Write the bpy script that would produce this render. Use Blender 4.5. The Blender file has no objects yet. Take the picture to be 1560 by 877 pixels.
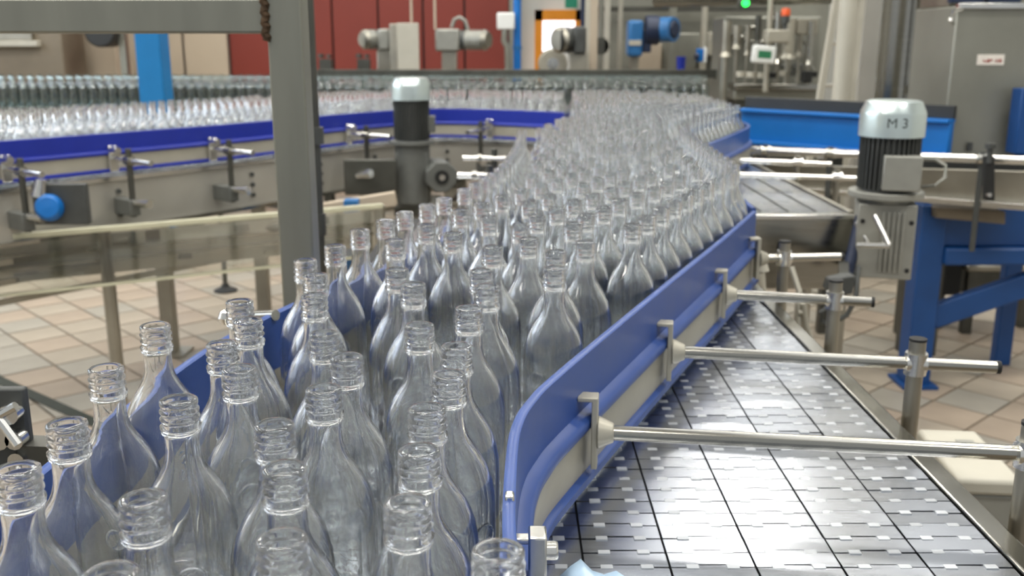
import bpy, math, random
from mathutils import Vector, Matrix

random.seed(7)
scene = bpy.context.scene
COL = scene.collection

# ------------------------------------------------------------------ camera
ZC = 1.58                       # eye height above the tiled floor
PITCH = math.radians(14.0)
FPX = 1500.0                    # focal length in pixels of the 1560 x 877 frame
cam_data = bpy.data.cameras.new('camera')
cam = bpy.data.objects.new('camera', cam_data)
COL.objects.link(cam)
cam.location = (0, 0, ZC)
cam.rotation_euler = (math.radians(90) - PITCH, 0, 0)
cam_data.sensor_width = 36.0
cam_data.lens = FPX / 1560.0 * 36.0
cam_data.clip_start = 0.02
cam_data.dof.use_dof = True
cam_data.dof.focus_distance = 0.85
cam_data.dof.aperture_fstop = 9.0
scene.camera = cam

# ------------------------------------------------------------------ world, light, exposure
world = bpy.data.worlds.new('hall_daylight')
scene.world = world
world.use_nodes = True
world.node_tree.nodes['Background'].inputs[0].default_value = (0.93, 0.97, 1.0, 1)
world.node_tree.nodes['Background'].inputs[1].default_value = 0.5
scene.view_settings.view_transform = 'Standard'
scene.view_settings.look = 'None'
scene.view_settings.gamma = 1.0
scene.view_settings.use_curve_mapping = False
scene.view_settings.exposure = 0.0
cy = scene.cycles
cy.max_bounces = 32
cy.transmission_bounces = 28
cy.glossy_bounces = 8
cy.diffuse_bounces = 4
cy.transparent_max_bounces = 64
cy.sample_clamp_indirect = 14.0
cy.use_denoising = True

CEIL = 6.4
LAMP_W = 122.0


def lamp(x, y, sx, sy, power, name='ceiling_lamp_light'):
    l = bpy.data.lights.new(name, 'AREA')
    l.shape = 'RECTANGLE'
    l.size, l.size_y = sx, sy
    l.energy = power
    l.color = (1.0, 0.965, 0.90)
    o = bpy.data.objects.new(name, l)
    COL.objects.link(o)
    o.location = (x, y, CEIL - 0.22)
    return o


LAMPS = [(x, y) for y in (-1.2, 2.6, 6.4, 10.4) for x in (-5.0, -1.2, 3.0)]
for (lx, ly) in LAMPS:
    lamp(lx, ly, 2.2, 0.5, LAMP_W)

# ------------------------------------------------------------------ pixel geometry of the photograph
SP, CP = math.sin(PITCH), math.cos(PITCH)


def P(u, v, drop):
    """plan point where the line of sight of a pixel meets the level `drop` below the eye"""
    a = (u - 780) / FPX
    b = (v - 438.5) / FPX
    d = SP + b * CP
    f = CP - b * SP
    return (drop * a / d, drop * f / d)


def W(u, v, Y):
    """point at forward distance Y on the line of sight of a pixel"""
    a = (u - 780) / FPX
    b = (v - 438.5) / FPX
    d = SP + b * CP
    f = CP - b * SP
    return Vector((Y * a / f, Y, ZC - Y * d / f))


def project(p):
    x, y, z = p[0], p[1], p[2] - ZC
    fz = y * CP - z * SP
    dn = -z * CP - y * SP
    return 780 + FPX * x / fz, 438.5 + FPX * dn / fz


# ------------------------------------------------------------------ materials
MATS = {}


def lin(c):
    return tuple(((x / 255.0) / 12.92 if x / 255.0 <= 0.04045 else ((x / 255.0 + 0.055) / 1.055) ** 2.4) for x in c)


def mat(name, rgb, rough=0.5, metal=0.0, var=0.12, scale=8.0, bump=0.0, stretch=None, spec=0.5, rvar=0.0):
    """procedural material: noise varies colour (and roughness, relief)"""
    m = bpy.data.materials.new(name)
    m.use_nodes = True
    nt = m.node_tree
    b = nt.nodes['Principled BSDF']
    c = lin(rgb)
    tc = nt.nodes.new('ShaderNodeTexCoord')
    mp = nt.nodes.new('ShaderNodeMapping')
    nt.links.new(tc.outputs['Object'], mp.inputs['Vector'])
    if stretch:
        mp.inputs['Scale'].default_value = stretch
    n = nt.nodes.new('ShaderNodeTexNoise')
    n.inputs['Scale'].default_value = scale
    n.inputs['Detail'].default_value = 5
    nt.links.new(mp.outputs['Vector'], n.inputs['Vector'])
    r = nt.nodes.new('ShaderNodeValToRGB')
    r.color_ramp.elements[0].position = 0.3
    r.color_ramp.elements[1].position = 0.7
    r.color_ramp.elements[0].color = (*[max(0, x * (1 - var)) for x in c], 1)
    r.color_ramp.elements[1].color = (*[min(1, x * (1 + var)) for x in c], 1)
    nt.links.new(n.outputs['Fac'], r.inputs['Fac'])
    nt.links.new(r.outputs['Color'], b.inputs['Base Color'])
    b.inputs['Roughness'].default_value = rough
    b.inputs['Metallic'].default_value = metal
    b.inputs['Specular IOR Level'].default_value = spec
    if rvar:
        mr = nt.nodes.new('ShaderNodeMapRange')
        mr.inputs['To Min'].default_value = max(0.02, rough - rvar)
        mr.inputs['To Max'].default_value = min(1, rough + rvar)
        nt.links.new(n.outputs['Fac'], mr.inputs['Value'])
        nt.links.new(mr.outputs['Result'], b.inputs['Roughness'])
    if bump:
        bp = nt.nodes.new('ShaderNodeBump')
        bp.inputs['Strength'].default_value = bump
        bp.inputs['Distance'].default_value = 0.01
        nt.links.new(n.outputs['Fac'], bp.inputs['Height'])
        nt.links.new(bp.outputs['Normal'], b.inputs['Normal'])
    MATS[name] = m
    return m


def emit(name, rgb, strength):
    m = bpy.data.materials.new(name)
    m.use_nodes = True
    nt = m.node_tree
    b = nt.nodes['Principled BSDF']
    b.inputs['Base Color'].default_value = (*lin(rgb), 1)
    b.inputs['Emission Color'].default_value = (*lin(rgb), 1)
    b.inputs['Emission Strength'].default_value = strength
    MATS[name] = m
    return m


mat('blue_plastic', (50, 78, 142), 0.36, 0, 0.06, 14, rvar=0.06)
mat('blue_plastic_deep', (22, 42, 146), 0.38, 0, 0.06, 10)
mat('blue_paint', (12, 106, 184), 0.4, 0, 0.07, 5)
mat('blue_frame', (14, 66, 124), 0.42, 0, 0.1, 6)
mat('blue_motor', (40, 104, 160), 0.4, 0, 0.1, 9)
mat('navy', (28, 40, 66), 0.45, 0, 0.1, 9)
mat('steel', (168, 166, 158), 0.20, 1.0, 0.08, 6, stretch=(1, 1, 14), rvar=0.08)
mat('steel_bright', (226, 225, 220), 0.22, 1.0, 0.05, 9)
mat('steel_dull', (164, 160, 148), 0.42, 1.0, 0.14, 5, rvar=0.1)
mat('steel_dark', (92, 92, 86), 0.45, 0.8, 0.16, 7)
mat('tube_grey', (146, 146, 135), 0.42, 0.75, 0.10, 3, stretch=(6, 6, 0.8), rvar=0.08)
mat('weld_rust', (84, 66, 48), 0.7, 0.5, 0.4, 60)
mat('chain_steel', (184, 188, 195), 0.25, 1.0, 0.08, 30, stretch=(1, 6, 1), rvar=0.06)
mat('chain_pin', (196, 200, 204), 0.35, 0.6, 0.05, 20)
mat('chain_under', (38, 40, 42), 0.6, 0.4, 0.1, 10)
mat('rail_backing', (172, 168, 154), 0.4, 0.3, 0.06, 12)
mat('cast_grey', (150, 150, 142), 0.45, 0.35, 0.10, 12, bump=0.05)
mat('motor_dark', (74, 76, 74), 0.5, 0.3, 0.15, 12)
mat('cap_silver', (206, 218, 216), 0.28, 0.8, 0.05, 8)
mat('rubber', (26, 27, 26), 0.7, 0, 0.2, 12)
mat('floor_tile', (160, 149, 133), 0.42, 0, 0.12, 3.5, rvar=0.1)
mat('floor_tile_warm', (158, 143, 126), 0.45, 0, 0.12, 3.5)
mat('floor_tile_grey', (152, 146, 134), 0.42, 0, 0.12, 3.5)
mat('grout', (108, 98, 84), 0.85, 0, 0.25, 9)
mat('drain_dark', (44, 50, 42), 0.6, 0.3, 0.2, 20)
mat('wall_white', (206, 206, 200), 0.7, 0, 0.04, 1.5)
mat('wall_beige', (184, 170, 150), 0.65, 0, 0.04, 2)
mat('panel_red', (122, 46, 34), 0.5, 0, 0.06, 1.5)
mat('ceiling_paint', (196, 196, 190), 0.8, 0, 0.04, 1.2)
mat('beige_box', (182, 178, 164), 0.5, 0, 0.05, 9)
mat('white_plastic', (226, 228, 224), 0.4, 0, 0.03, 9)
mat('orange_paint', (226, 142, 28), 0.5, 0, 0.06, 5)
mat('orange_lens', (226, 92, 40), 0.3, 0, 0.05, 5)
mat('machine_grey', (140, 140, 130), 0.45, 0.55, 0.14, 2.5, rvar=0.1)
mat('machine_brown', (122, 112, 96), 0.55, 0.3, 0.2, 1.6)
mat('black_paint', (40, 42, 42), 0.5, 0, 0.15, 4)
mat('sticker', (222, 216, 206), 0.6, 0, 0.05, 30)
mat('ink_red', (150, 60, 50), 0.7, 0, 0.1, 30)
mat('ink_black', (50, 58, 54), 0.7, 0, 0.1, 30)
mat('brass', (196, 168, 112), 0.35, 0.8, 0.1, 12)
mat('blue_film', (176, 202, 224), 0.3, 0, 0.06, 12)
mat('exit_green', (40, 140, 110), 0.5, 0, 0.05, 12)
mat('screen_green', (52, 120, 84), 0.3, 0, 0.06, 12)
mat('acrylic_edge', (200, 198, 172), 0.25, 0, 0.08, 6)
mat('frame_panel', (180, 177, 168), 0.38, 0.55, 0.10, 2.5, rvar=0.08)
mat('motor_mid', (104, 106, 102), 0.5, 0.3, 0.12, 10)
emit('daylight_side', (226, 238, 255), 4.5)
emit('led_green', (40, 255, 90), 3.0)
mat('blue_column', (12, 112, 172), 0.42, 0, 0.06, 5)
emit('lamp_diffuser', (255, 246, 230), 6.0)
emit('lit_pane', (240, 244, 250), 1.9)


def glass(name, tint, trans=0.35, rough=0.0):
    """clear glass: refraction plus a share of straight-through light for the thin wall"""
    m = bpy.data.materials.new(name)
    m.use_nodes = True
    nt = m.node_tree
    nt.nodes.remove(nt.nodes['Principled BSDF'])
    out = nt.nodes['Material Output']
    g = nt.nodes.new('ShaderNodeBsdfGlass')
    g.inputs['Color'].default_value = (*tint, 1)
    g.inputs['IOR'].default_value = 1.5
    g.inputs['Roughness'].default_value = rough
    t = nt.nodes.new('ShaderNodeBsdfTransparent')
    t.inputs['Color'].default_value = (*tint, 1)
    mx = nt.nodes.new('ShaderNodeMixShader')
    mx.inputs[0].default_value = trans
    nt.links.new(g.outputs[0], mx.inputs[1])
    nt.links.new(t.outputs[0], mx.inputs[2])
    nt.links.new(mx.outputs[0], out.inputs['Surface'])
    MATS[name] = m
    return m


def thin_glass(name, tint, refl, rough=0.06, edge=0.5):
    """single-walled glass: see-through with a mirror coat that grows to the rim"""
    m = bpy.data.materials.new(name)
    m.use_nodes = True
    nt = m.node_tree
    nt.nodes.remove(nt.nodes['Principled BSDF'])
    out = nt.nodes['Material Output']
    g = nt.nodes.new('ShaderNodeBsdfGlossy')
    g.inputs['Color'].default_value = (0.95, 0.97, 0.97, 1)
    g.inputs['Roughness'].default_value = rough
    t = nt.nodes.new('ShaderNodeBsdfTransparent')
    t.inputs['Color'].default_value = (*tint, 1)
    lw = nt.nodes.new('ShaderNodeLayerWeight')
    lw.inputs['Blend'].default_value = edge
    mr = nt.nodes.new('ShaderNodeMapRange')
    mr.inputs['To Min'].default_value = refl
    mr.inputs['To Max'].default_value = 0.95
    nt.links.new(lw.outputs['Fresnel'], mr.inputs['Value'])
    mx = nt.nodes.new('ShaderNodeMixShader')
    nt.links.new(mr.outputs['Result'], mx.inputs[0])
    nt.links.new(t.outputs[0], mx.inputs[1])
    nt.links.new(g.outputs[0], mx.inputs[2])
    nt.links.new(mx.outputs[0], out.inputs['Surface'])
    MATS[name] = m
    return m


glass('bottle_glass', (0.996, 0.999, 0.999), 0.06)
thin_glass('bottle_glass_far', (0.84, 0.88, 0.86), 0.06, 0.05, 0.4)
thin_glass('acrylic', (0.95, 0.96, 0.93), 0.10, 0.05)


# ------------------------------------------------------------------ mesh builder
class MB:
    def __init__(self):
        self.v, self.f, self.m = [], [], []

    def add(self, vs, fs, mi=0):
        o = len(self.v)
        self.v += [tuple(p) for p in vs]
        self.f += [tuple(i + o for i in f) for f in fs]
        self.m += [mi] * len(fs)
        return self

    def box(self, x0, x1, y0, y1, z0, z1, mi=0, mtx=None):
        vs = [Vector((x, y, z)) for z in (z0, z1) for y in (y0, y1) for x in (x0, x1)]
        if mtx:
            vs = [mtx @ p for p in vs]
        return self.add(vs, [(0, 2, 3, 1), (4, 5, 7, 6), (0, 1, 5, 4), (2, 6, 7, 3), (0, 4, 6, 2), (1, 3, 7, 5)], mi)

    def bar(self, p0, p1, w, h, mi=0):
        """rectangular bar from p0 to p1 (w across, h upright)"""
        p0, p1 = Vector(p0), Vector(p1)
        d = (p1 - p0)
        L = d.length
        d.normalize()
        up = Vector((0, 0, 1)) if abs(d.z) < 0.95 else Vector((0, 1, 0))
        s = d.cross(up).normalized()
        t = s.cross(d).normalized()
        M = Matrix((s, d, t)).transposed().to_4x4()
        M.translation = p0
        return self.box(-w / 2, w / 2, 0, L, -h / 2, h / 2, mi, M)

    def cyl(self, p0, p1, r, seg=16, r1=None, caps=True, mi=0):
        p0, p1 = Vector(p0), Vector(p1)
        r1 = r if r1 is None else r1
        d = (p1 - p0).normalized()
        up = Vector((0, 0, 1)) if abs(d.z) < 0.9 else Vector((1, 0, 0))
        s = d.cross(up).normalized()
        t = s.cross(d)
        vs = []
        for p, rr in ((p0, r), (p1, r1)):
            for k in range(seg):
                a = 2 * math.pi * k / seg
                vs.append(p + s * (rr * math.cos(a)) + t * (rr * math.sin(a)))
        fs = [(k, (k + 1) % seg, seg + (k + 1) % seg, seg + k) for k in range(seg)]
        if caps:
            fs += [tuple(range(seg - 1, -1, -1)), tuple(range(seg, 2 * seg))]
        return self.add(vs, fs, mi)

    def tube(self, pts, r, seg=8, mi=0):
        pts = [Vector(p) for p in pts]
        n = len(pts)
        vs, fs = [], []
        ref = Vector((0.13, 0.27, 0.95)).normalized()
        for i, p in enumerate(pts):
            d = (pts[min(i + 1, n - 1)] - pts[max(i - 1, 0)]).normalized()
            s = d.cross(ref)
            if s.length < 0.05:
                s = d.cross(Vector((1, 0, 0)))
            s.normalize()
            t = s.cross(d)
            for k in range(seg):
                a = 2 * math.pi * k / seg
                vs.append(p + s * (r * math.cos(a)) + t * (r * math.sin(a)))
        for i in range(n - 1):
            for k in range(seg):
                fs.append((i * seg + k, i * seg + (k + 1) % seg, (i + 1) * seg + (k + 1) % seg, (i + 1) * seg + k))
        fs += [tuple(range(seg - 1, -1, -1)), tuple(range((n - 1) * seg, n * seg))]
        return self.add(vs, fs, mi)

    def lathe(self, prof, o=(0, 0, 0), seg=24, mi=0, closed=False, mtx=None):
        o = Vector(o)
        vs, fs = [], []
        n = len(prof)
        for (r, z) in prof:
            for k in range(seg):
                a = 2 * math.pi * k / seg
                p = Vector((r * math.cos(a), r * math.sin(a), z))
                vs.append((mtx @ p if mtx else p) + o)
        rng = n if closed else n - 1
        for i in range(rng):
            j = (i + 1) % n
            for k in range(seg):
                fs.append((i * seg + k, i * seg + (k + 1) % seg, j * seg + (k + 1) % seg, j * seg + k))
        return self.add(vs, fs, mi)

    def prism(self, poly, z0, z1, mi=0, mtx=None):
        n = len(poly)
        vs = [Vector((x, y, z)) for z in (z0, z1) for (x, y) in poly]
        if mtx:
            vs = [mtx @ p for p in vs]
        fs = [(k, (k + 1) % n, n + (k + 1) % n, n + k) for k in range(n)]
        fs += [tuple(range(n - 1, -1, -1)), tuple(range(n, 2 * n))]
        return self.add(vs, fs, mi)

    def sweep(self, path, prof, mi=0):
        """closed profile (n, z) carried along a plan path; n grows to the path's right-hand side"""
        n = len(path)
        m = len(prof)
        vs, fs = [], []
        for i, p in enumerate(path):
            a = Vector(path[max(i - 1, 0)])
            b = Vector(path[min(i + 1, n - 1)])
            d = (b - a).normalized()
            nr = Vector((d.y, -d.x))
            for (q, z) in prof:
                vs.append((p[0] + nr.x * q, p[1] + nr.y * q, z))
        for i in range(n - 1):
            for k in range(m):
                fs.append((i * m + k, (i + 1) * m + k, (i + 1) * m + (k + 1) % m, i * m + (k + 1) % m))
        fs += [tuple(range(m)), tuple(range(n * m - 1, (n - 1) * m - 1, -1))]
        return self.add(vs, fs, mi)

    def mesh(self, name, mats, angle=35, flip_fix=True):
        me = bpy.data.meshes.new(name)
        me.from_pydata(self.v, [], self.f)
        for mm in (mats if isinstance(mats, (list, tuple)) else [mats]):
            me.materials.append(MATS[mm])
        me.polygons.foreach_set('material_index', self.m)
        me.polygons.foreach_set('use_smooth', [True] * len(self.f))
        me.update()
        if flip_fix:
            import bmesh
            bm = bmesh.new()
            bm.from_mesh(me)
            bmesh.ops.recalc_face_normals(bm, faces=bm.faces)
            bm.to_mesh(me)
            bm.free()
        me.set_sharp_from_angle(angle=math.radians(angle))
        return me

    def build(self, name, mats, parent=None, bevel=0.0, angle=35, local=False):
        """link as one mesh; the builder works in world coordinates unless local"""
        o = bpy.data.objects.new(name, self.mesh(name, mats, angle))
        COL.objects.link(o)
        if parent is not None:
            o.parent = parent
            if not local:
                w = parent.location
                if parent.parent:
                    w = w + parent.parent.location
                o.location = -Vector(w)
        if bevel:
            md = o.modifiers.new('bevel', 'BEVEL')
            md.width = bevel
            md.segments = 2
            md.limit_method = 'ANGLE'
        return o


def tag(o, label, cat, group=None):
    o['label'] = label
    o['category'] = cat
    if group:
        o['group'] = group
    return o


def thing(name, label, cat, loc, group=None):
    o = bpy.data.objects.new(name, None)
    o.empty_display_size = 0.05
    COL.objects.link(o)
    o.location = loc
    return tag(o, label, cat, group)


def struct(o):
    o['kind'] = 'structure'
    return o


def smooth_path(pts, n):
    """Catmull-Rom resampling of a plan polyline"""
    out = []
    m = len(pts)
    for i in range(m - 1):
        p0, p1, p2, p3 = (Vector(pts[max(i - 1, 0)]), Vector(pts[i]), Vector(pts[i + 1]), Vector(pts[min(i + 2, m - 1)]))
        for k in range(n):
            t = k / n
            q = 0.5 * ((2 * p1) + (p2 - p0) * t + (2 * p0 - 5 * p1 + 4 * p2 - p3) * t * t + (3 * p1 - p0 - 3 * p2 + p3) * t ** 3)
            out.append(tuple(q))
    out.append(tuple(pts[-1]))
    return out


def offset_path(path, q):
    out = []
    n = len(path)
    for i, p in enumerate(path):
        d = (Vector(path[min(i + 1, n - 1)]) - Vector(path[max(i - 1, 0)])).normalized()
        out.append((p[0] + d.y * q, p[1] - d.x * q))
    return out


Z_BELT = ZC - 0.565
Z_RAIL = ZC - 0.38
Z_ROD = ZC - 0.475

# ================================================================== SETTING
fl = struct(MB().box(-8, 8, -3, 14, -0.12, -0.008).build('floor', 'grout'))
TS = 0.25
ANG = math.radians(43)
ca, sa = math.cos(ANG), math.sin(ANG)
tile_me = [MB().box(-TS / 2 + 0.006, TS / 2 - 0.006, -TS / 2 + 0.006, TS / 2 - 0.006, -0.010, 0.0).mesh('tile', k)
           for k in ('floor_tile', 'floor_tile_warm', 'floor_tile_grey')]
near_tiles, far_tiles = [], []
for i in range(-60, 61):
    for j in range(-60, 61):
        x = (i * ca - j * sa) * TS
        y = (i * sa + j * ca) * TS + 5
        if not (-5.5 < x < 5.5 and 1.0 < y < 13.4):
            continue
        u, v = project((x, y, 0))
        seen = (-60 < u < 480 and 370 < v < 680) or (1130 < u < 1620 and 380 < v < 900)
        (near_tiles if seen and y < 8.5 else far_tiles).append((y, x))
near_tiles.sort()
far_tiles += near_tiles[300:]
for (y, x) in near_tiles[:300]:
    o = bpy.data.objects.new('tile', random.choice(tile_me))
    COL.objects.link(o)
    o.parent = fl
    o.location = (x, y, random.uniform(-0.0012, 0.0005))
    o.rotation_euler = (0, 0, ANG)
mb = MB()
RZ = Matrix.Rotation(ANG, 4, 'Z')
for (y, x) in far_tiles:
    h = TS / 2 - 0.006
    M = Matrix.Translation((x, y, 0)) @ RZ
    mb.box(-h, h, -h, h, -0.010, 0, random.randrange(3), M)
o = mb.build('tile_field', ['floor_tile', 'floor_tile_warm', 'floor_tile_grey'], fl)
o['kind'] = 'stuff'

struct(MB().box(-8, 8, 14.0, 14.2, 0, CEIL).build('wall_back', 'wall_white'))
struct(MB().box(-8.2, -8, -3, 14.2, 0, CEIL).build('wall_left', 'wall_white'))
struct(MB().box(8, 8.2, -3, 14.2, 0, CEIL).build('wall_right', 'wall_white'))
struct(MB().box(-8.2, 8.2, -3, 14.2, CEIL, CEIL + 0.2).build('ceiling', 'ceiling_paint'))

for (lx, ly) in LAMPS:
    t = thing('ceiling_lamp', 'long white ceiling lamp hanging in rows over the bottling hall', 'lamp', (lx, ly, CEIL - 0.2), 'ceiling lamps of the hall')
    MB().box(lx - 1.15, lx + 1.15, ly - 0.3, ly + 0.3, CEIL - 0.2, CEIL).build('housing', 'white_plastic', t, 0.01)

# windows in the left wall; glowing ceiling strips added to light glass and chains
def window(name, x0, x1, y0, y1, z0, z1, n, axis):
    w = struct(MB().box(x0, x1, y0, y1, z0, z1).build(name, 'daylight_side' if name == 'window_2' else 'lit_pane'))
    mb = MB()
    for k in range(n + 1):
        if axis == 'y':
            y = y0 + (y1 - y0) * k / n
            mb.box(x0 - 0.03, x1 + 0.05, y - 0.03, y + 0.03, z0 - 0.04, z1 + (0.04 if z1 - z0 > 0.1 else 0))
        else:
            x = x0 + (x1 - x0) * k / n
            mb.box(x - 0.03, x + 0.03, y0, y1, z0 - 0.04, z1)
    mb.build('window_frame', 'steel_dull', w)
    return w


window('window_2', -8.0, -7.96, 1.5, 9.5, 2.6, 4.8, 6, 'y')
window('added_roof_glow_3', -3.5, -2.7, -2.0, 13.0, CEIL - 0.03, CEIL - 0.002, 9, 'y')  # unseen ceiling strips, added to give bottles and chains bright reflections
window('added_roof_glow_4', 1.0, 1.8, -2.0, 13.0, CEIL - 0.03, CEIL - 0.002, 9, 'y')
window('added_roof_glow_5', 4.4, 5.2, -2.0, 13.0, CEIL - 0.03, CEIL - 0.002, 9, 'y')

# high window band in the back wall
wn = struct(MB().box(1.4, 6.2, 13.95, 14.01, 4.4, 5.7).build('window_1', 'lit_pane'))
mb = MB()
for k in range(7):
    mb.box(1.4 + k * 0.8 - 0.03, 1.4 + k * 0.8 + 0.03, 13.9, 13.96, 4.35, 5.75)
mb.box(1.35, 6.25, 13.9, 13.96, 4.34, 4.42).box(1.35, 6.25, 13.9, 13.96, 5.68, 5.76)
mb.build('window_frame', 'steel_dull', wn)


def pbox(mb, u0, u1, v0, v1, Y, depth, mi=0):
    """box whose front face at distance Y spans a pixel rectangle of the photograph"""
    vm = (v0 + v1) / 2
    x0, x1 = W(u0, vm, Y).x, W(u1, vm, Y).x
    z1, z0 = W(u0, v0, Y).z, W(u0, v1, Y).z
    return mb.box(x0, x1, Y, Y + depth, z0, z1, mi)


# red panelled partition
t = thing('red_partition', 'rust red partition of tall vertical panels behind the far conveyor', 'partition', (W(560, 60, 13.6).x, 13.6, 0))
edges = [348, 412, 446, 507, 577, 645, 708, 776]
for a, b in zip(edges[:-1], edges[1:]):
    x0, x1 = W(a, 60, 13.6).x + 0.012, W(b, 60, 13.6).x - 0.012
    MB().box(x0, x1, 13.6, 13.66, 0.05, 4.2).build('panel', 'panel_red', t, 0.008)
MB().box(W(348, 60, 13.6).x, W(776, 60, 13.6).x, 13.65, 13.72, 0, 4.2).build('frame', 'black_paint', t)

t = thing('beige_partition', 'pale beige wall panels left of the red partition', 'partition', (W(270, 60, 13.5).x, 13.5, 0))
for a, b in ((186, 277), (280, 346)):
    MB().box(W(a, 60, 13.5).x, W(b, 60, 13.5).x - 0.01, 13.5, 13.56, 0, 4.0).build('panel', 'wall_beige', t, 0.006)

# orange door frame with daylight behind
d = struct(MB().box(W(826, 50, 13.8).x, W(886, 50, 13.8).x, 13.93, 13.99, 0.02, W(850, 30, 13.8).z).build('door_1', 'lit_pane'))
mb = MB()
x0, x1 = W(815, 50, 13.8).x, W(888, 50, 13.8).x
zt = W(850, 15, 13.8).z
zl = W(850, 31, 13.8).z
mb.box(x0, x0 + 0.1, 13.8, 13.92, 0, zt).box(x1 - 0.1, x1, 13.8, 13.92, 0, zt).box(x0, x1, 13.8, 13.92, zl, zt)
mb.build('door_frame', 'orange_paint', d)
MB().box(x0 + 0.1, x1 - 0.1, 13.85, 13.9, 0.0, W(850, 78, 13.8).z).build('lower_leaf', 'white_plastic', d)
t = tag(pbox(MB(), 861, 880, -6, 12, 13.8, 0.05).build('exit_sign', 'exit_green'), 'small green sign hanging above the orange door frame', 'sign')


# ================================================================== BOTTLES
H = 0.285
OUT = [(0.0118, 0), (0.0135, 0.0), (0.0150, 0.0012), (0.0152, 0.0045), (0.0143, 0.0060), (0.0143, 0.0072),
       (0.0158, 0.0090), (0.0158, 0.0104), (0.0143, 0.0122), (0.0143, 0.0136), (0.0158, 0.0152), (0.0158, 0.0166), (0.0143, 0.0184),
       (0.0142, 0.0205), (0.0163, 0.0222), (0.0163, 0.0244), (0.0140, 0.0262), (0.0137, 0.032), (0.0138, 0.042), (0.0145, 0.049),
       (0.0165, 0.056), (0.0200, 0.063), (0.0248, 0.071), (0.0300, 0.080), (0.0342, 0.089), (0.0374, 0.099), (0.0395, 0.110),
       (0.0405, 0.123), (0.0405, 0.270), (0.0398, 0.278), (0.0375, 0.2835), (0.0340, 0.285), (0.0280, 0.2845), (0.0150, 0.281), (0.0005, 0.280)]
INN = [(0.0005, 0.273), (0.0250, 0.2745), (0.0335, 0.2735), (0.0365, 0.268), (0.0377, 0.258), (0.0377, 0.125), (0.0366, 0.112), (0.0345, 0.102), (0.0313, 0.092),
       (0.0270, 0.083), (0.0218, 0.074), (0.0170, 0.066), (0.0136, 0.058), (0.0116, 0.050), (0.0108, 0.042), (0.0106, 0.020),
       (0.0110, 0.004), (0.0118, 0.0)]
prof = [(r, H - z) for (r, z) in OUT + INN[:-1]]
BOTTLE_ME = MB().lathe(prof, seg=40, closed=True).mesh('bottle', 'bottle_glass', 60)
# plainer bottles for the crowd farther back
LOW = [(0.0150, 0), (0.0155, 0.022), (0.0136, 0.027), (0.0143, 0.049), (0.0200, 0.063), (0.0342, 0.089), (0.0400, 0.112), (0.0405, 0.270), (0.034, 0.285)]
LOWI = [(0.030, 0.281), (0.0375, 0.268), (0.0375, 0.113), (0.031, 0.090), (0.0170, 0.064), (0.0112, 0.049), (0.0110, 0.0)]
LOWP = [(r, H - z) for (r, z) in LOW]
MIDP = [(r, H - z) for (r, z) in LOW + LOWI]

# neck ring and embossed seal, separate raised pieces on the nearest bottles
mb = MB()
ring = []
for k in range(8):
    a = 2 * math.pi * k / 8
    ring.append((0.0148 + 0.0011 * math.cos(a), H - 0.0275 + 0.0011 * math.sin(a)))
RING_ME = mb.lathe(ring, seg=28, closed=True).mesh('neck_ring', 'bottle_glass', 80)
mb = MB()
seal = [(0.0002, 0.0), (0.0085, 0.0), (0.0098, 0.0006), (0.0108, 0.0014), (0.0118, 0.0014), (0.0124, 0.0004), (0.0124, -0.0008), (0.0002, -0.0008)]
Ms = Matrix.Rotation(math.radians(-90), 4, 'X') @ Matrix.Rotation(math.pi, 4, 'X')
SEAL_ME = MB().lathe(seal, seg=24, closed=True, mtx=Matrix.Rotation(math.radians(90), 4, 'X')).mesh('embossed_seal', 'bottle_glass', 80)

hand_px = [(26, 713), (101, 644), (161, 560), (222, 495), (277, 605), (218, 758), (339, 524), (359, 562), (419, 646), (433, 711), (436, 818),
           (168, 872), (370, 460), (377, 485), (492, 592), (527, 542), (656, 617), (639, 684), (625, 759), (751, 833), (679, 574), (691, 530),
           (494, 508), (646, 495), (711, 470), (474, 450), (465, 396), (480, 418), (510, 374), (548, 350), (588, 335), (620, 322), (650, 312),
           (673, 303), (602, 365), (607, 412), (627, 430), (690, 355), (733, 412), (812, 370), (770, 374), (842, 371), (872, 373), (742, 436)]
HM = 0.28
RAIL_R = [(-0.004, 0.66), (-0.008, 0.73), (-0.006, 0.86), (0.000, 0.945), (0.016, 1.015), (0.056, 1.12), (0.23, 1.516), (0.415, 1.93), (0.555, 2.256)]
RAIL_L = [(-0.428, 0.45), (-0.424, 0.825), (-0.408, 0.978), (-0.386, 1.18), (-0.349, 1.337), (-0.285, 1.52), (-0.165, 1.84), (-0.075, 2.25), (-0.03, 2.75), (-0.012, 3.30)]
BAND = [(-2.75, 3.05), (-2.03, 3.92), (-1.39, 4.72), (-1.03, 5.28), (-0.714, 5.72), (-0.44, 5.90), (-0.05, 5.78), (0.294, 5.57)]
RAIL_2 = [(0.66, 3.60), (0.718, 3.74), (1.09, 4.61), (1.12, 5.0)]
LBOUND = [(-0.43, 0.35)] + RAIL_L + [(0.10, 3.65), (0.21, 4.07), (0.27, 4.8), (0.32, 5.62)]
RBOUND = [(0.005, 0.35), (0.005, 0.66)] + RAIL_R[1:] + [(0.585, 2.7), (0.62, 3.3), (0.66, 3.6), (0.718, 3.74), (1.09, 4.61), (1.12, 5.0), (1.10, 5.7), (0.9, 6.15), (0.5, 6.3)]


def xat(path, y):
    for (x0, y0), (x1, y1) in zip(path[:-1], path[1:]):
        if y0 <= y <= y1:
            return x0 + (x1 - x0) * (y - y0) / (y1 - y0)
    return path[-1][0] if y > path[-1][1] else path[0][0]


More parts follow.
